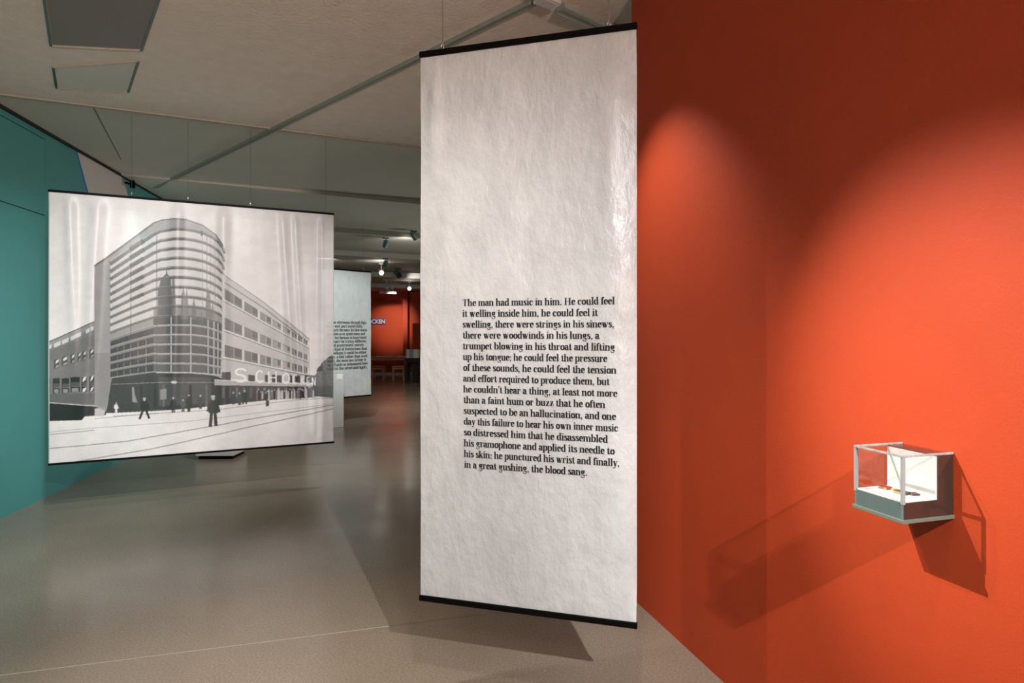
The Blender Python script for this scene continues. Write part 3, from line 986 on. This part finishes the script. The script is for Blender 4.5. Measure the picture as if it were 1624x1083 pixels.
# left low wing
poly([(70, 546), (80, 540.5), (150.5, 510), (150.5, 650), (70, 650)], 0.50)
poly([(70, 546), (80, 540.5), (150.5, 510), (150.5, 520), (80, 551), (70, 556)], 0.60)
line([(70, 546), (80, 541), (150.5, 510)], 1.2, 0.25)
for (a, b, ya, yb) in ((70, 82, 552, 545), (86, 96, 545, 540.5), (98.5, 109.5, 540, 535), (112.5, 129, 534, 526), (137, 143.5, 523, 519.5), (145, 149, 518.5, 517)):
    poly([(a, ya), (b, yb), (b, yb + 6.5), (a, ya + 6.5)], 0.85)
poly([(80, 556), (150.5, 530), (150.5, 548), (80, 574)], 0.44, 0.6)
for (a, b, ya) in ((86, 94, 571), (98, 107, 567), (112, 119, 563), (123, 129, 560), (131, 137.5, 558), (142, 149, 555)):
    poly([(a, ya), (b, ya - 3), (b, ya + 12), (a, ya + 14)], 0.30)
    poly([(a + 3, ya + 1), (b, ya - 2), (b - 1, ya + 3), (a + 2, ya + 6)], 0.9)
    poly([(a + 3, ya + 9), (b, ya + 7), (b - 1, ya + 11), (a + 2, ya + 13)], 0.66)
for (a, b, ya) in ((71, 79, 600), (84, 95, 600), (98, 110, 600), (112, 127, 598), (130, 138, 598), (142.5, 149, 597)):
    poly([(a, ya), (b, ya - 0.5), (b, ya + 23), (a, ya + 24)], 0.17)
    poly([(a + 1, ya + 8), (b, ya + 8), (b, ya + 15), (a + 1, ya + 15)], 0.36)
    line([(a + 1, ya + 15), (b, ya + 15)], 0.7, 0.6)
    if a > 125:
        poly([(a + 2, ya + 1), (b, ya - 2), (b - 2, ya + 5), (a + 1, ya + 8)], 0.92)
        poly([(a + 2, ya + 18), (b, ya + 16), (b - 2, ya + 22), (a + 1, ya + 24)], 0.92)
    else:
        poly([(a + 2, ya + 17), (b - 2, ya + 17), (b - 2, ya + 23), (a + 2, ya + 23)], 0.6)
poly([(70, 625), (150.5, 623), (150.5, 641), (70, 638)], 0.42)
poly([(70, 639), (168, 645), (168, 658), (135, 660), (130, 666), (70, 668)], 0.13)
line([(70, 638), (168, 645)], 1.3, 0.85)
poly([(150, 648), (168, 646), (165, 660), (150, 660)], 0.78)
# slab wall of the tower
poly([(150.5, 422), (180, 403), (180, 560), (177, 620), (170, 652), (150.5, 645)], 0.63)
poly([(150.5, 560), (178, 560), (177, 620), (168, 646), (150.5, 643)], 0.56, 0.8)

zx = lambda x: 140 + x / 3.867
zy = lambda y: 340 + y / 3.867


def band_curve(k):
    """floor band number k of the rounded glass stair tower, from its left end round to the right"""
    pts = [(135, 300 + 47 * k), (260, 212 + 51.5 * k), (400, 120 + 56.5 * k), (440, 101 + 58 * k), (520, 88 + 59 * k), (590, 88 + 59 * k), (650, 97 + 58.4 * k), (710, 113 + 57.5 * k),
           (760, 137 + 56.5 * k), (800, 168 + 54.8 * k), (824, 200 + 52.8 * k), (834 - 1.6 * k, 232 + 50.5 * k)]
    return [(zx(a), zy(b)) for a, b in pts]


def cseg(c, i0, i1):
    return c[i0:i1 + 1]


# body of the tower
top = [(150.3, 422), (207, 380), (243.4, 353.5), (256, 349), (274.5, 347), (295, 348), (321, 357), (342, 372), (353, 388), (356, 402)]
c0, c15 = band_curve(0), band_curve(15.2)
poly(top + [(356, 440), (352, 600), (352, 606)] + c15[::-1] + [(175, 418)], 0.78)
poly(top + c0[::-1] + [(175, 417.6)], 0.66)
poly([(150.3, 422), (207, 380), (243, 353.5), (243, 357), (207, 384), (150.3, 426)], 0.55)
line(top, 1.3, 0.28)
# glazing tone per storey
for k in range(15):
    a, b = band_curve(k), band_curve(k + 1)
    lt = 0.83 if k < 9 else (0.62 if k == 9 else 0.27)
    ct = 0.86 if k < 8 else (0.60 if k == 8 else 0.36 + 0.02 * (k % 3))
    poly(cseg(a, 0, 2) + cseg(b, 0, 2)[::-1], lt)
    poly(cseg(a, 2, 8) + cseg(b, 2, 8)[::-1], ct)
    poly(cseg(a, 8, 11) + cseg(b, 8, 11)[::-1], min(ct + 0.02, 0.80))
# church reflected in the glass
poly([(zx(425), zy(480)), (zx(445), zy(395)), (zx(475), zy(365)), (zx(480), zy(330)), (zx(486), zy(365)), (zx(505), zy(385)), (zx(512), zy(480)), (zx(530), zy(640)), (zx(425), zy(640))], 0.38, 0.9)
poly([(zx(515), zy(400)), (zx(522), zy(370)), (zx(530), zy(400)), (zx(540), zy(610)), (zx(512), zy(610))], 0.5, 0.9)
for sx_, t_, w_ in ((583, 440, 12), (603, 450, 9), (648, 510, 12), (692, 590, 10), (735, 440, 12), (762, 530, 9)):
    poly([(zx(sx_ - w_), zy(t_ + 70)), (zx(sx_), zy(t_)), (zx(sx_ + w_), zy(t_ + 70)), (zx(sx_ + w_ * 1.4), zy(640)), (zx(sx_ - w_ * 1.4), zy(640))], 0.48, 0.85)
# mullions
for k in range(9, 15):
    a, b = band_curve(k), band_curve(k + 1)

    def at(c, x):
        x = zx(x)
        for (p, q), (r_, s_) in zip(c[:-1], c[1:]):
            if p <= x <= r_:
                return q + (s_ - q) * (x - p) / (r_ - p)
        return c[-1][1]
    for mx_ in (508, 628, 735, 770, 795):
        line([(zx(mx_), at(a, mx_)), (zx(mx_), at(b, mx_))], 1.6, 0.85)
    if k > 10:
        for mx_ in (178, 217, 258, 305, 355, 410):
            line([(zx(mx_), at(a, mx_) + 4), (zx(mx_), at(b, mx_))], 0.9, 0.58)
# floor bands
for k in range(16):
    c = band_curve(k)
    th = 4.4 if k < 9 else 2.4
    dark = 0.42 if k < 10 else 0.62
    line([(p, q + th * 0.35) for p, q in cseg(c, 2, 11)], th * 0.8, dark)
    line([(p, q - th * 0.25) for p, q in cseg(c, 2, 11)], 1.2, 0.56 if k < 10 else 0.80)
    th2 = 6.6 - 0.28 * k
    lw = cseg(c, 0, 2)
    line([(p, q + 0.6) for p, q in lw], max(th2, 1.8), 0.46 if k < 10 else 0.55)
    line([(p, q - th2 * 0.45) for p, q in lw], 1.0, 0.8 if k < 10 else 0.70)
    if k < 7:
        line([(zx(262), q_) for q_ in ()] or [(lw[1][0], lw[1][1] + 0.5), ((lw[1][0] * 0.45 + lw[2][0] * 0.55), lw[1][1] * 0.45 + lw[2][1] * 0.55 + 0.5)], th2 * 1.15, 0.28, 0.65)
line([(207.3, 382), (207.6, 540)], 0.8, 0.25)
line([(248.6, 372), (248.6, 592)], 1.0, 0.38)
line([(334, 372), (334, 560)], 0.8, 0.40)
for xx in (321, 328, 341):
    line([(xx, 370 if xx < 340 else 380), (xx, 520)], 0.5, 0.5)
ell(320, 370, 2.2, 4.5, 0.3)
# ground floor of the tower
gb = [(177, 600), (248, 590), (300, 590), (340, 596), (352, 600), (352, 642), (300, 648), (240, 652), (177, 655), (168, 655), (171, 640)]
poly(gb, 0.25)
poly([(252, 598), (335, 598), (335, 640), (252, 644)], 0.34)
line([(177, 609.5), (250, 606.5), (350, 606.5)], 0.9, 0.62)
for xx, ww in ((222, 4), (244, 5), (258, 3), (300, 4), (326, 3)):
    poly([(xx, 610), (xx + ww, 610), (xx + ww, 645), (xx, 645)], 0.18 if ww > 3 else 0.44)
poly([(254, 618), (264, 616), (264, 633), (254, 634)], 0.6)
ell(276, 606, 5, 2.5, 0.85)
poly([(209, 615), (212, 613), (214, 626), (218, 638), (210, 638)], 0.62)
line([(248, 590.5), (300, 591), (352, 595)], 2.2, 0.78)

# right wing
fx = lambda x: 330 + x / 5.415
fy = lambda y: 400 + y / 5.415
poly([(352, 434), (356, 436), (418.6, 479.4), (490.7, 537.6), (491.5, 606), (352, 600)], 0.80)
line([(354, 435), (418.6, 479.4), (490.7, 537.6)], 1.0, 0.5)
line([(356, 448), (418, 488), (489, 543)], 1.3, 0.45)


def lerp_line(p, q, x):
    return p[1] + (q[1] - p[1]) * (x - p[0]) / (q[0] - p[0])


sills = [((140, 412), (865, 815)), ((140, 668), (865, 940)), ((120, 900), (865, 1052))]
hs = [(98, 40), (105, 48), (108, 58)]
wins = [(140, 292), (312, 427), (447, 542), (553, 627), (640, 707), (715, 762), (770, 808), (818, 852)]
for r_, (s_, (ha, hb)) in enumerate(zip(sills, hs)):
    for j, (a, b) in enumerate(wins):
        ya, yb = lerp_line(*s_, a), lerp_line(*s_, b)
        h1 = ha + (hb - ha) * (a - 140) / 725
        h2 = ha + (hb - ha) * (b - 140) / 725
        tone = (0.50, 0.50, 0.56, 0.66, 0.70, 0.58, 0.5, 0.56)[j]
        poly([(fx(a), fy(ya - h1)), (fx(b), fy(yb - h2)), (fx(b), fy(yb - 8)), (fx(a), fy(ya - 8))], tone)
        mx_ = a + (b - a) * 0.55
        ym = lerp_line(*s_, mx_)
        poly([(fx(mx_), fy(ym - (h1 + h2) / 2)), (fx(b - 6), fy(yb - h2 + 2)), (fx(b - 6), fy(yb - 30)), (fx(mx_), fy(ym - 26))], 0.36, 0.7)
        line([(fx(mx_), fy(ym - (h1 + h2) / 2)), (fx(mx_), fy(ym - 8))], 0.8, 0.82)
        line([(fx(a), fy(ya - h1)), (fx(b), fy(yb - h2))], 0.7, 0.42)
        line([(fx(b) + 1.4, fy(yb - h2)), (fx(b) + 1.4, fy(yb - 6))], 1.6, 0.93)
    line([(fx(s_[0][0]), fy(s_[0][1])), (fx(s_[1][0]), fy(s_[1][1]))], 1.4, 0.93)
    line([(fx(s_[0][0]), fy(s_[0][1] + 11)), (fx(s_[1][0]), fy(s_[1][1] + 9))], 1.1, 0.48)
for i in range(16):
    q0 = 420 + i * 12
    if i not in (5, 6):
        line([(356, fy(q0 * 1.0 + 30)), (489, fy(lerp_line((140, q0 + 30), (865, 820 + i * 9), 865)))], 0.35, 0.7, 0.6)
# mezzanine windows, canopy and shop front
poly([(352, 590), (366, 590), (366, 603), (352, 603)], 0.36)
for a, b in ((394, 404), (420, 427), (431, 447), (459, 463), (468, 476), (483, 499)):
    poly([(a, 594), (b, 595.5), (b, 607), (a, 606)], 0.30)
poly([(340, 602), (500, 609), (500, 613), (340, 611)], 0.74)
line([(340, 602), (395, 605), (500, 610)], 1.1, 0.92)
poly([(340, 611), (500, 613), (500, 630), (440, 633), (352, 642), (340, 642)], 0.27)
for xx in range(352, 498, 11):
    poly([(xx, 614), (xx + 4, 614), (xx + 4, 630), (xx, 632)], 0.38 + 0.1 * ((xx * 7) % 3) / 3)
# the eight letters on the roof of the canopy
WT = 0.98
def sstroke(pts, w_):
    line(pts, w_, WT)
def letter(ch, x0, x1, yt, yb, w_):
    ww, hh = x1 - x0, yb - yt
    q = lambda a, b: (x0 + a * ww, yt + b * hh)
    if ch == 'S':
        sstroke([q(0.95, 0.17), q(0.72, 0.05), q(0.3, 0.05), q(0.08, 0.17), q(0.08, 0.36), q(0.3, 0.47), q(0.7, 0.52), q(0.92, 0.64), q(0.92, 0.83), q(0.7, 0.95), q(0.28, 0.95), q(0.03, 0.83)], w_)
    elif ch in 'OC':
        a0, a1 = (0, 360) if ch == 'O' else (48, 312)
        sstroke([q(0.5 + 0.47 * math.cos(math.radians(t)), 0.5 + 0.47 * math.sin(math.radians(t))) for t in np.linspace(a0, a1, 19)], w_)
    elif ch == 'H':
        sstroke([q(0.06, 0), q(0.06, 1)], w_)
        sstroke([q(0.94, 0), q(0.94, 1)], w_)
        sstroke([q(0.06, 0.5), q(0.94, 0.5)], w_ * 0.9)
    elif ch == 'K':
        sstroke([q(0.1, 0), q(0.1, 1)], w_)
        sstroke([q(0.95, 0), q(0.15, 0.6)], w_ * 0.9)
        sstroke([q(0.4, 0.4), q(0.98, 1)], w_ * 0.9)
    elif ch == 'E':
        sstroke([q(0.1, 0), q(0.1, 1)], w_)
        for b in (0.04, 0.5, 0.96):
            sstroke([q(0.1, b), q(0.95, b)], w_ * 0.9)
    elif ch == 'N':
        sstroke([q(0.08, 1), q(0.08, 0)], w_)
        sstroke([q(0.08, 0), q(0.92, 1)], w_)
        sstroke([q(0.92, 1), q(0.92, 0)], w_)
# trees at the right edge
for cx_, cy_, r_ in ((506, 600, 8), (512, 590, 10), (520, 583, 12), (528, 578, 13), (530, 596, 16), (515, 606, 13), (505, 612, 9), (540, 590, 18)):
    ell(cx_, cy_, r_, r_ * 1.1, 0.34)
rt = np.random.default_rng(5)
for i in range(170):
    a, b = rt.uniform(498, 535), rt.uniform(572, 618)
    if (a - 498) / 40 * 40 + 612 - b > 8 + abs(rt.normal()) * 3:
        ell(a, b, rt.uniform(1, 3), rt.uniform(0.8, 2), rt.uniform(0.26, 0.46), 0.7) if 1.2 * (a - 498) + 10 > (612 - b) else None
poly([(494, 612), (545, 612), (545, 632), (494, 628)], 0.2)
WT = 1.0
for ch, a, b, c, d, w_ in (('S', 373, 390.5, 584, 606, 3.0), ('C', 406, 418, 587.5, 607, 2.8), ('H', 425.5, 438.5, 589.5, 608, 2.4), ('O', 448, 459, 592, 608.5, 2.3), ('C', 464.5, 472, 594, 609, 2.0),
                           ('K', 477, 482.5, 596.5, 610, 1.8), ('E', 486.5, 490.5, 597.5, 611, 1.6), ('N', 494.5, 500.5, 598.5, 611, 1.6)):
    letter(ch, a, b, c, d, w_)
# tram lines and kerbs in the street
for pts, w_, v_ in (([(70, 686), (130, 680), (300, 668), (530, 640)], 0.8, 0.62), ([(70, 712), (200, 700), (330, 677), (400, 664), (530, 642)], 1.2, 0.45), ([(70, 690), (150, 682)], 1.0, 0.5),
                    ([(90, 737), (180, 722), (240, 712), (300, 699), (400, 676), (530, 648)], 1.3, 0.48), ([(180, 660), (340, 650), (470, 634), (530, 631)], 0.9, 0.55), ([(150, 664), (250, 655)], 0.8, 0.5)):
    line(pts, w_, v_, 0.8)


def person_print(x, yf, h, tone, stride=0.18, light_head=True):
    hd = h * 0.13
    poly([(x - h * 0.13, yf - h * 0.80), (x + h * 0.13, yf - h * 0.82), (x + h * 0.16, yf - h * 0.42), (x - h * 0.14, yf - h * 0.42)], tone)
    line([(x - h * 0.05, yf - h * 0.45), (x - h * stride, yf)], h * 0.10, tone)
    line([(x + h * 0.06, yf - h * 0.45), (x + h * stride, yf - h * 0.02)], h * 0.10, tone)
    line([(x - h * 0.12, yf - h * 0.75), (x - h * 0.17, yf - h * 0.48)], h * 0.07, tone)
    line([(x + h * 0.12, yf - h * 0.75), (x + h * 0.20, yf - h * 0.46)], h * 0.07, tone)
    ell(x, yf - h * 0.9, h * 0.06, hd * 0.6, 0.72 if light_head else tone)
    ell(x, yf - h * 0.955, h * 0.075, h * 0.03, 0.8)


person_print(338, 676, 50, 0.26, 0.09)
person_print(229, 664, 34, 0.13, 0.22)
person_print(275, 654, 25, 0.22, 0.06)
person_print(290, 653, 20, 0.36, 0.06)
person_print(299.5, 653, 27, 0.22, 0.03, False)
person_print(388, 641, 23, 0.20, 0.12)
person_print(424, 644, 24, 0.25, 0.05)
person_print(380, 642, 20, 0.3, 0.05)
person_print(370, 641, 20, 0.25, 0.05)
person_print(184, 656, 18, 0.9, 0.05)
person_print(318, 648, 22, 0.30, 0.04)
for i in range(34):
    a = 408 + i * 2.7 + rt.uniform(-1, 1)
    hgt = rt.uniform(10, 16)
    tone = rt.choice([0.15, 0.25, 0.5, 0.85])
    yf = 634 - (a - 408) * 0.05 + rt.uniform(-1, 2)
    poly([(a - 1.3, yf - hgt), (a + 1.3, yf - hgt), (a + 1.6, yf), (a - 1.6, yf)], tone, 0.85)
    ell(a, yf - hgt - 1, 1.0, 1.4, 0.7)
img = blur(img, 1)
low = smooth_noise(CW, CH, 9, 9, 0.03, 41) + smooth_noise(CW, CH, 40, 60, 0.02, 42)
img = img * (1 + low)
img += np.random.default_rng(9).normal(0, 0.012, img.shape)

U, Z = np.meshgrid(np.linspace(0, b2.w, nx), np.linspace(b2.zb, b2.zt, ny))
PX, PY = b2.to_px(U, Z)
ix = np.clip(((PX - X0) * SS).astype(int), 0, CW - 1)
iy = np.clip(((PY - Y0) * SS).astype(int), 0, CH - 1)
g_ = np.clip(img[iy, ix], 0, 1)
lin = np.where(g_ <= 0.04045, g_ / 12.92, ((g_ + 0.055) / 1.055) ** 2.4)
cols = np.stack([lin * 1.02, lin * 0.99, lin * 1.0], -1)
cols[:, :2] = 0.6
cols[:, -2:] = 0.6
t2 = thing('photo_banner', b2.fr(b2.w / 2, 0, 0.44), 'large sheer square banner printed with a black and white photograph of a rounded glass building', 'banner', 'hanging exhibition banners')
FAB2 = fabric_material('sheer_printed_voile', 0.22, attr='print', rough=0.38, crinkle=0.001, cscale=10, transl=0.2)
b2.cloth('fabric', FAB2, t2, cols)
rods(b2, t2, [b2.px(x, y)[0] for x, y in ((209, 312), (298, 320), (397, 328), (517, 336))], 0.020)

# ------------------------------------------------------------------ glass case on the red wall
fc = Frame((1.255, 1.698), (-0.273, 0.962))      # x along the wall away from the viewer, +y points out into the room
zb, zt = 1.068, 1.256
LA, DN = 0.165, 0.184
tv = thing('display_case', fc(LA / 2, DN / 2, zb), 'small glass display case on a slate grey plinth fixed to the red wall', 'display case')
MB().box(fc, -0.003, LA + 0.003, 0.0, DN + 0.004, zb, zb + 0.010, 0.0012).build('base_rim', SLATE2, tv)
MB().box(fc, 0.002, LA - 0.002, 0.001, DN - 0.002, zb + 0.010, zb + 0.0565).build('plinth', SLATE, tv)
MB().box(fc, 0.004, LA - 0.004, 0.062, DN - 0.004, zb + 0.0565, zb + 0.059).build('deck', WHITEP, tv, label='white deck')
MB().box(fc, 0.005, LA - 0.005, 0.056, 0.062, zb + 0.0565, zt - 0.010).build('back_panel', WHITEP, tv, label='white back panel')
MB().box(fc, 0.002, LA - 0.002, 0.001, 0.0555, zb + 0.0565, zt - 0.0065).build('housing', CASED, tv, label='dark box behind the white panel')
MB().box(fc, 0.0012, 0.002, 0.001, DN - 0.004, zb + 0.011, zb + 0.0565).build('side_shade', CASED, tv, label='thin dark sheet painting shade on the plinth side')  # dark sheet paints the shade on the plinth's near side
gz0, gz1 = zb + 0.010, zt - 0.006
g_t = 0.0012
def glass(x0, x1, y0, y1, z0, z1, nm='glass_pane'):
    return MB().box(fc, x0, x1, y0, y1, z0, z1).build(nm, GLASS, tv)
glass(0.0085, LA - 0.0085, DN - 0.0012, DN, gz0, gz1)
glass(-0.0002, 0.0010, 0.001, DN - 0.0088, gz0, gz1)
glass(LA - 0.0010, LA + 0.0002, 0.001, DN - 0.0088, gz0, gz1)
glass(0.005, LA - 0.005, 0.001, DN - 0.005, zt - 0.0035, zt - 0.0022, 'glass_lid')
for x0 in (0.0, LA - 0.0085):
    MB().box(fc, x0, x0 + 0.0085, DN - 0.0087, DN, zb + 0.052, zt - 0.006, 0.0006).build('corner_bar', BAR, tv)
MB().box(fc, 0, LA, DN - 0.005, DN + 0.001, zt - 0.006, zt, 0.0006).build('lid_edge', BARD, tv)
MB().box(fc, 0, 0.005, 0.0, DN - 0.005, zt - 0.006, zt, 0.0006).build('lid_edge', BARD, tv)
MB().box(fc, LA - 0.005, LA, 0.0, DN - 0.005, zt - 0.006, zt, 0.0006).build('lid_edge', BARD, tv)


def mini_book(px_, py_, ang, L_, W_, H_, cover, label):
    zd = zb + 0.0592
    Yd = (EYE - zd) * F / (py_ - 525)
    p = ((px_ - 812) / F * Yd, Yd)
    fr = Frame((p[0], p[1], zd), (math.cos(ang), math.sin(ang)))
    t = thing('miniature_book', fr(0, 0, 0), label, 'book', 'miniature books in the glass case')
    MB().box(fr, -L_ / 2 + 0.0015, L_ / 2 - 0.001, -W_ / 2 + 0.001, W_ / 2 - 0.001, 0.0008, H_ - 0.0008).build('pages', PAGES, t)
    c = MB()
    c.box(fr, -L_ / 2, L_ / 2, -W_ / 2, W_ / 2, 0, 0.0009, 0.0003)
    c.box(fr, -L_ / 2, L_ / 2, -W_ / 2, W_ / 2, H_ - 0.0009, H_, 0.0003)
    c.box(fr, -L_ / 2 - 0.0004, -L_ / 2 + 0.0014, -W_ / 2, W_ / 2, 0, H_, 0.0003)
    c.build('cover', cover, t)


wa = math.atan2(0.962, -0.273)
mini_book(1403.5, 774.5, wa + 0.10, 0.030, 0.024, 0.0075, COVR, 'red covered miniature book at the left end of the glass case')
mini_book(1417, 777.0, wa + 0.45, 0.013, 0.015, 0.0050, PAGES, 'tiny tan booklet just right of the red covered one')
mini_book(1430, 782.5, wa + 0.25, 0.036, 0.024, 0.0075, COVG, 'dark green covered miniature book behind the front corner bar')
mini_book(1449, 784.5, wa - 0.30, 0.024, 0.022, 0.0055, COVD, 'dark brown covered miniature book at the right end of the glass case')

# ------------------------------------------------------------------ plinths in the hall
fp = Frame((-3.33, 9.72), (0.88, 0.42))
tp = thing('plinth', fp(0.25, 0.25, 0), 'tall pale grey exhibition plinth in front of the far text banner', 'plinth')
MB().box(fp, 0, 0.58, 0, 0.26, 0.0, 0.905, 0.004).build('body', GREYP, tp)
MB().box(fp, -0.005, 0.585, -0.005, 0.265, 0.905, 0.925, 0.003).build('top_board', GREYP, tp)
MB().box(fp, 0.47, 0.56, -0.004, 0.0, 0.80, 0.89).build('caption_card', WHITEP, tp)
fl = Frame((-3.94, 7.44), (0.98, 0.02))
tl_ = thing('low_plinth', fl(0.23, 0.2, 0), 'low pale plinth on a dark recessed foot, behind the photo banner', 'plinth')
MB().box(fl, 0, 0.47, 0, 0.40, 0.045, 0.30, 0.004).build('body', GREYP, tl_)
MB().box(fl, 0.025, 0.445, 0.03, 0.37, 0.0, 0.045).build('foot', BLACK, tl_, label='dark recessed foot')

# ------------------------------------------------------------------ reading area by the far red wall
tb = thing('reading_table', (-4.6, 20.3, 0), 'long honey coloured wooden table along the far red wall', 'table')
ftb = Frame((-6.4, 20.0), (1, 0.0))
MB().box(ftb, 0, 2.95, 0, 0.7, 0.70, 0.745, 0.004).build('table_top', WOOD, tb)
for x in (0.08, 2.83):
    for y in (0.06, 0.60):
        MB().box(ftb, x - 0.035, x + 0.035, y - 0.03, y + 0.04, 0, 0.70, 0.004).build('leg', WOOD, tb)
MB().box(ftb, 0.08, 2.83, 0.04, 0.06, 0.62, 0.70).build('apron', WOOD, tb)


def stool(x, y, rz, label):
    t = thing('wooden_stool', (x, y, 0), label, 'stool', 'wooden stools by the far red wall')
    fr = Frame((x, y), (1, 0))
    MB().box(fr, -0.20, 0.20, -0.18, 0.18, 0.43, 0.46, 0.006).build('seat', WOODL, t)
    for sx_ in (-1, 1):
        for sy_ in (-1, 1):
            MB().box(fr, sx_ * 0.17 - 0.018, sx_ * 0.17 + 0.018, sy_ * 0.15 - 0.018, sy_ * 0.15 + 0.018, 0, 0.43, 0.003).build('leg', WOODL, t)
    for sy_ in (-1, 1):
        MB().box(fr, -0.152, 0.152, sy_ * 0.15 - 0.009, sy_ * 0.15 + 0.009, 0.36, 0.40).build('stretcher', WOODL, t)
    return t


s1 = stool(-4.38, 19.65, 0, 'wooden stool at the table under the lettered sign')
copy_tree(s1, (-3.72, 19.6, 0), 0.08, 'wooden stool left of the black table leg')
copy_tree(s1, (-3.10, 19.75, 0), -0.05, 'wooden stool behind the black table near the text banner')
for x, y, r_, lab in ((-4.42, 20.15, 0.1, 'open booklet on the left of the wooden table under the sign'), (-4.12, 20.2, -0.1, 'flat white booklet in the middle of the wooden table'),
                      (-3.72, 20.18, 0.15, 'white booklet at the right end of the wooden table')):
    t = thing('booklet', (x, y, 0.745), lab, 'booklet', 'booklets on the reading table')
    fr = Frame((x, y), (math.cos(r_), math.sin(r_)))
    MB().box(fr, -0.15, 0.0, -0.1, 0.1, 0.7455, 0.762, 0.002).build('left_pages', PAPER, t)
    MB().box(fr, 0.0, 0.15, -0.1, 0.1, 0.7455, 0.758, 0.002).build('right_pages', PAPER, t)
tk = thing('black_table', (-2.9, 18.6, 0), 'black table near the text banner, carrying a row of upright books', 'table')
fk = Frame((-3.32, 18.4), (1, 0.05))
MB().box(fk, 0, 1.1, 0, 0.6, 0.72, 0.765, 0.004).build('table_top', BLACKW, tk)
MB().box(fk, 0.05, 1.05, 0.03, 0.05, 0.64, 0.72).build('apron', BLACKW, tk)
for x in (0.03, 1.0):
    for y in (0.01, 0.52):
        MB().box(fk, x, x + 0.07, y, y + 0.07, 0, 0.72, 0.004).build('leg', BLACKW, tk)
MB().box(fk, 0.22, 0.40, 0.15, 0.45, 0, 0.72, 0.004).build('pedestal', BLACKW, tk)
x = 0.03
i = 0
rb = random.Random(3)
order = ['first', 'second', 'third', 'fourth', 'fifth', 'sixth', 'seventh', 'eighth', 'ninth', 'tenth', 'eleventh', 'twelfth']
while x < 0.62 and i < 12:
    wd = rb.uniform(0.035, 0.055)
    hh = 0.27 + rb.uniform(-0.008, 0.008)
    c = rb.choice(['pale', 'grey'])
    t = thing('upright_book', fk(x + wd / 2, 0.25, 0.765), '%s cloth book standing on the black table, %s from the left' % (c, order[i]), 'book', 'books standing on the black table')
    MB().box(fk, x + 0.003, x + wd - 0.003, 0.152, 0.347, 0.768, 0.765 + hh - 0.004).build('pages', PAPER, t)
    cv = MB()
    cv.box(fk, x, x + 0.003, 0.15, 0.35, 0.765, 0.765 + hh)
    cv.box(fk, x + wd - 0.003, x + wd, 0.15, 0.35, 0.765, 0.765 + hh)
    cv.box(fk, x + 0.003, x + wd - 0.003, 0.147, 0.152, 0.765, 0.765 + hh)
    cv.build('cover', PAPER if c == 'pale' else PAPERG, t)
    x += wd + 0.002
    i += 1
# low red partition at the right of the reading area, red pier at its corner
MB().box(WORLD, -3.42, -1.2, 20.55, 20.70, 0, 1.87).build('wall_partition', RED, kind='structure')
MB().box(WORLD, -3.88, -3.72, 21.3, 21.75, 0, 3.1).build('wall_pier', RED, kind='structure')
# lettered enamel sign on the far wall
sg = thing('enamel_sign', (-4.85, 21.72, 1.86), 'violet blue sign with cream capital letters on the far red wall', 'sign')
MB().box(WORLD, -5.60, -4.60, 21.71, 21.75, 1.84, 2.06, 0.004).build('plate', SIGNB, sg)
fcur = bpy.data.curves.new('letters', 'FONT')
fcur.body = 'SCHOCKEN'
fcur.size = 0.205
fcur.offset = 0.006
fcur.extrude = 0.004
fcur.align_x = 'CENTER'
ftmp = bpy.data.objects.new('letters', fcur)
COL.objects.link(ftmp)
bpy.context.view_layer.update()
lme = bpy.data.meshes.new_from_object(ftmp.evaluated_get(bpy.context.evaluated_depsgraph_get()))
bpy.data.objects.remove(ftmp)
lme.name = 'letters'
lme.materials.clear()
lme.materials.append(CREAM)
fo = bpy.data.objects.new('letters', lme)
COL.objects.link(fo)
fo.parent = sg
fo.location = Vector((-5.10, 21.703, 1.880)) - sg.location
fo.rotation_euler = (math.pi / 2, 0, 0)
fo.scale = (0.90, 1, 1)
fo['label'] = 'cream raised capital letters'
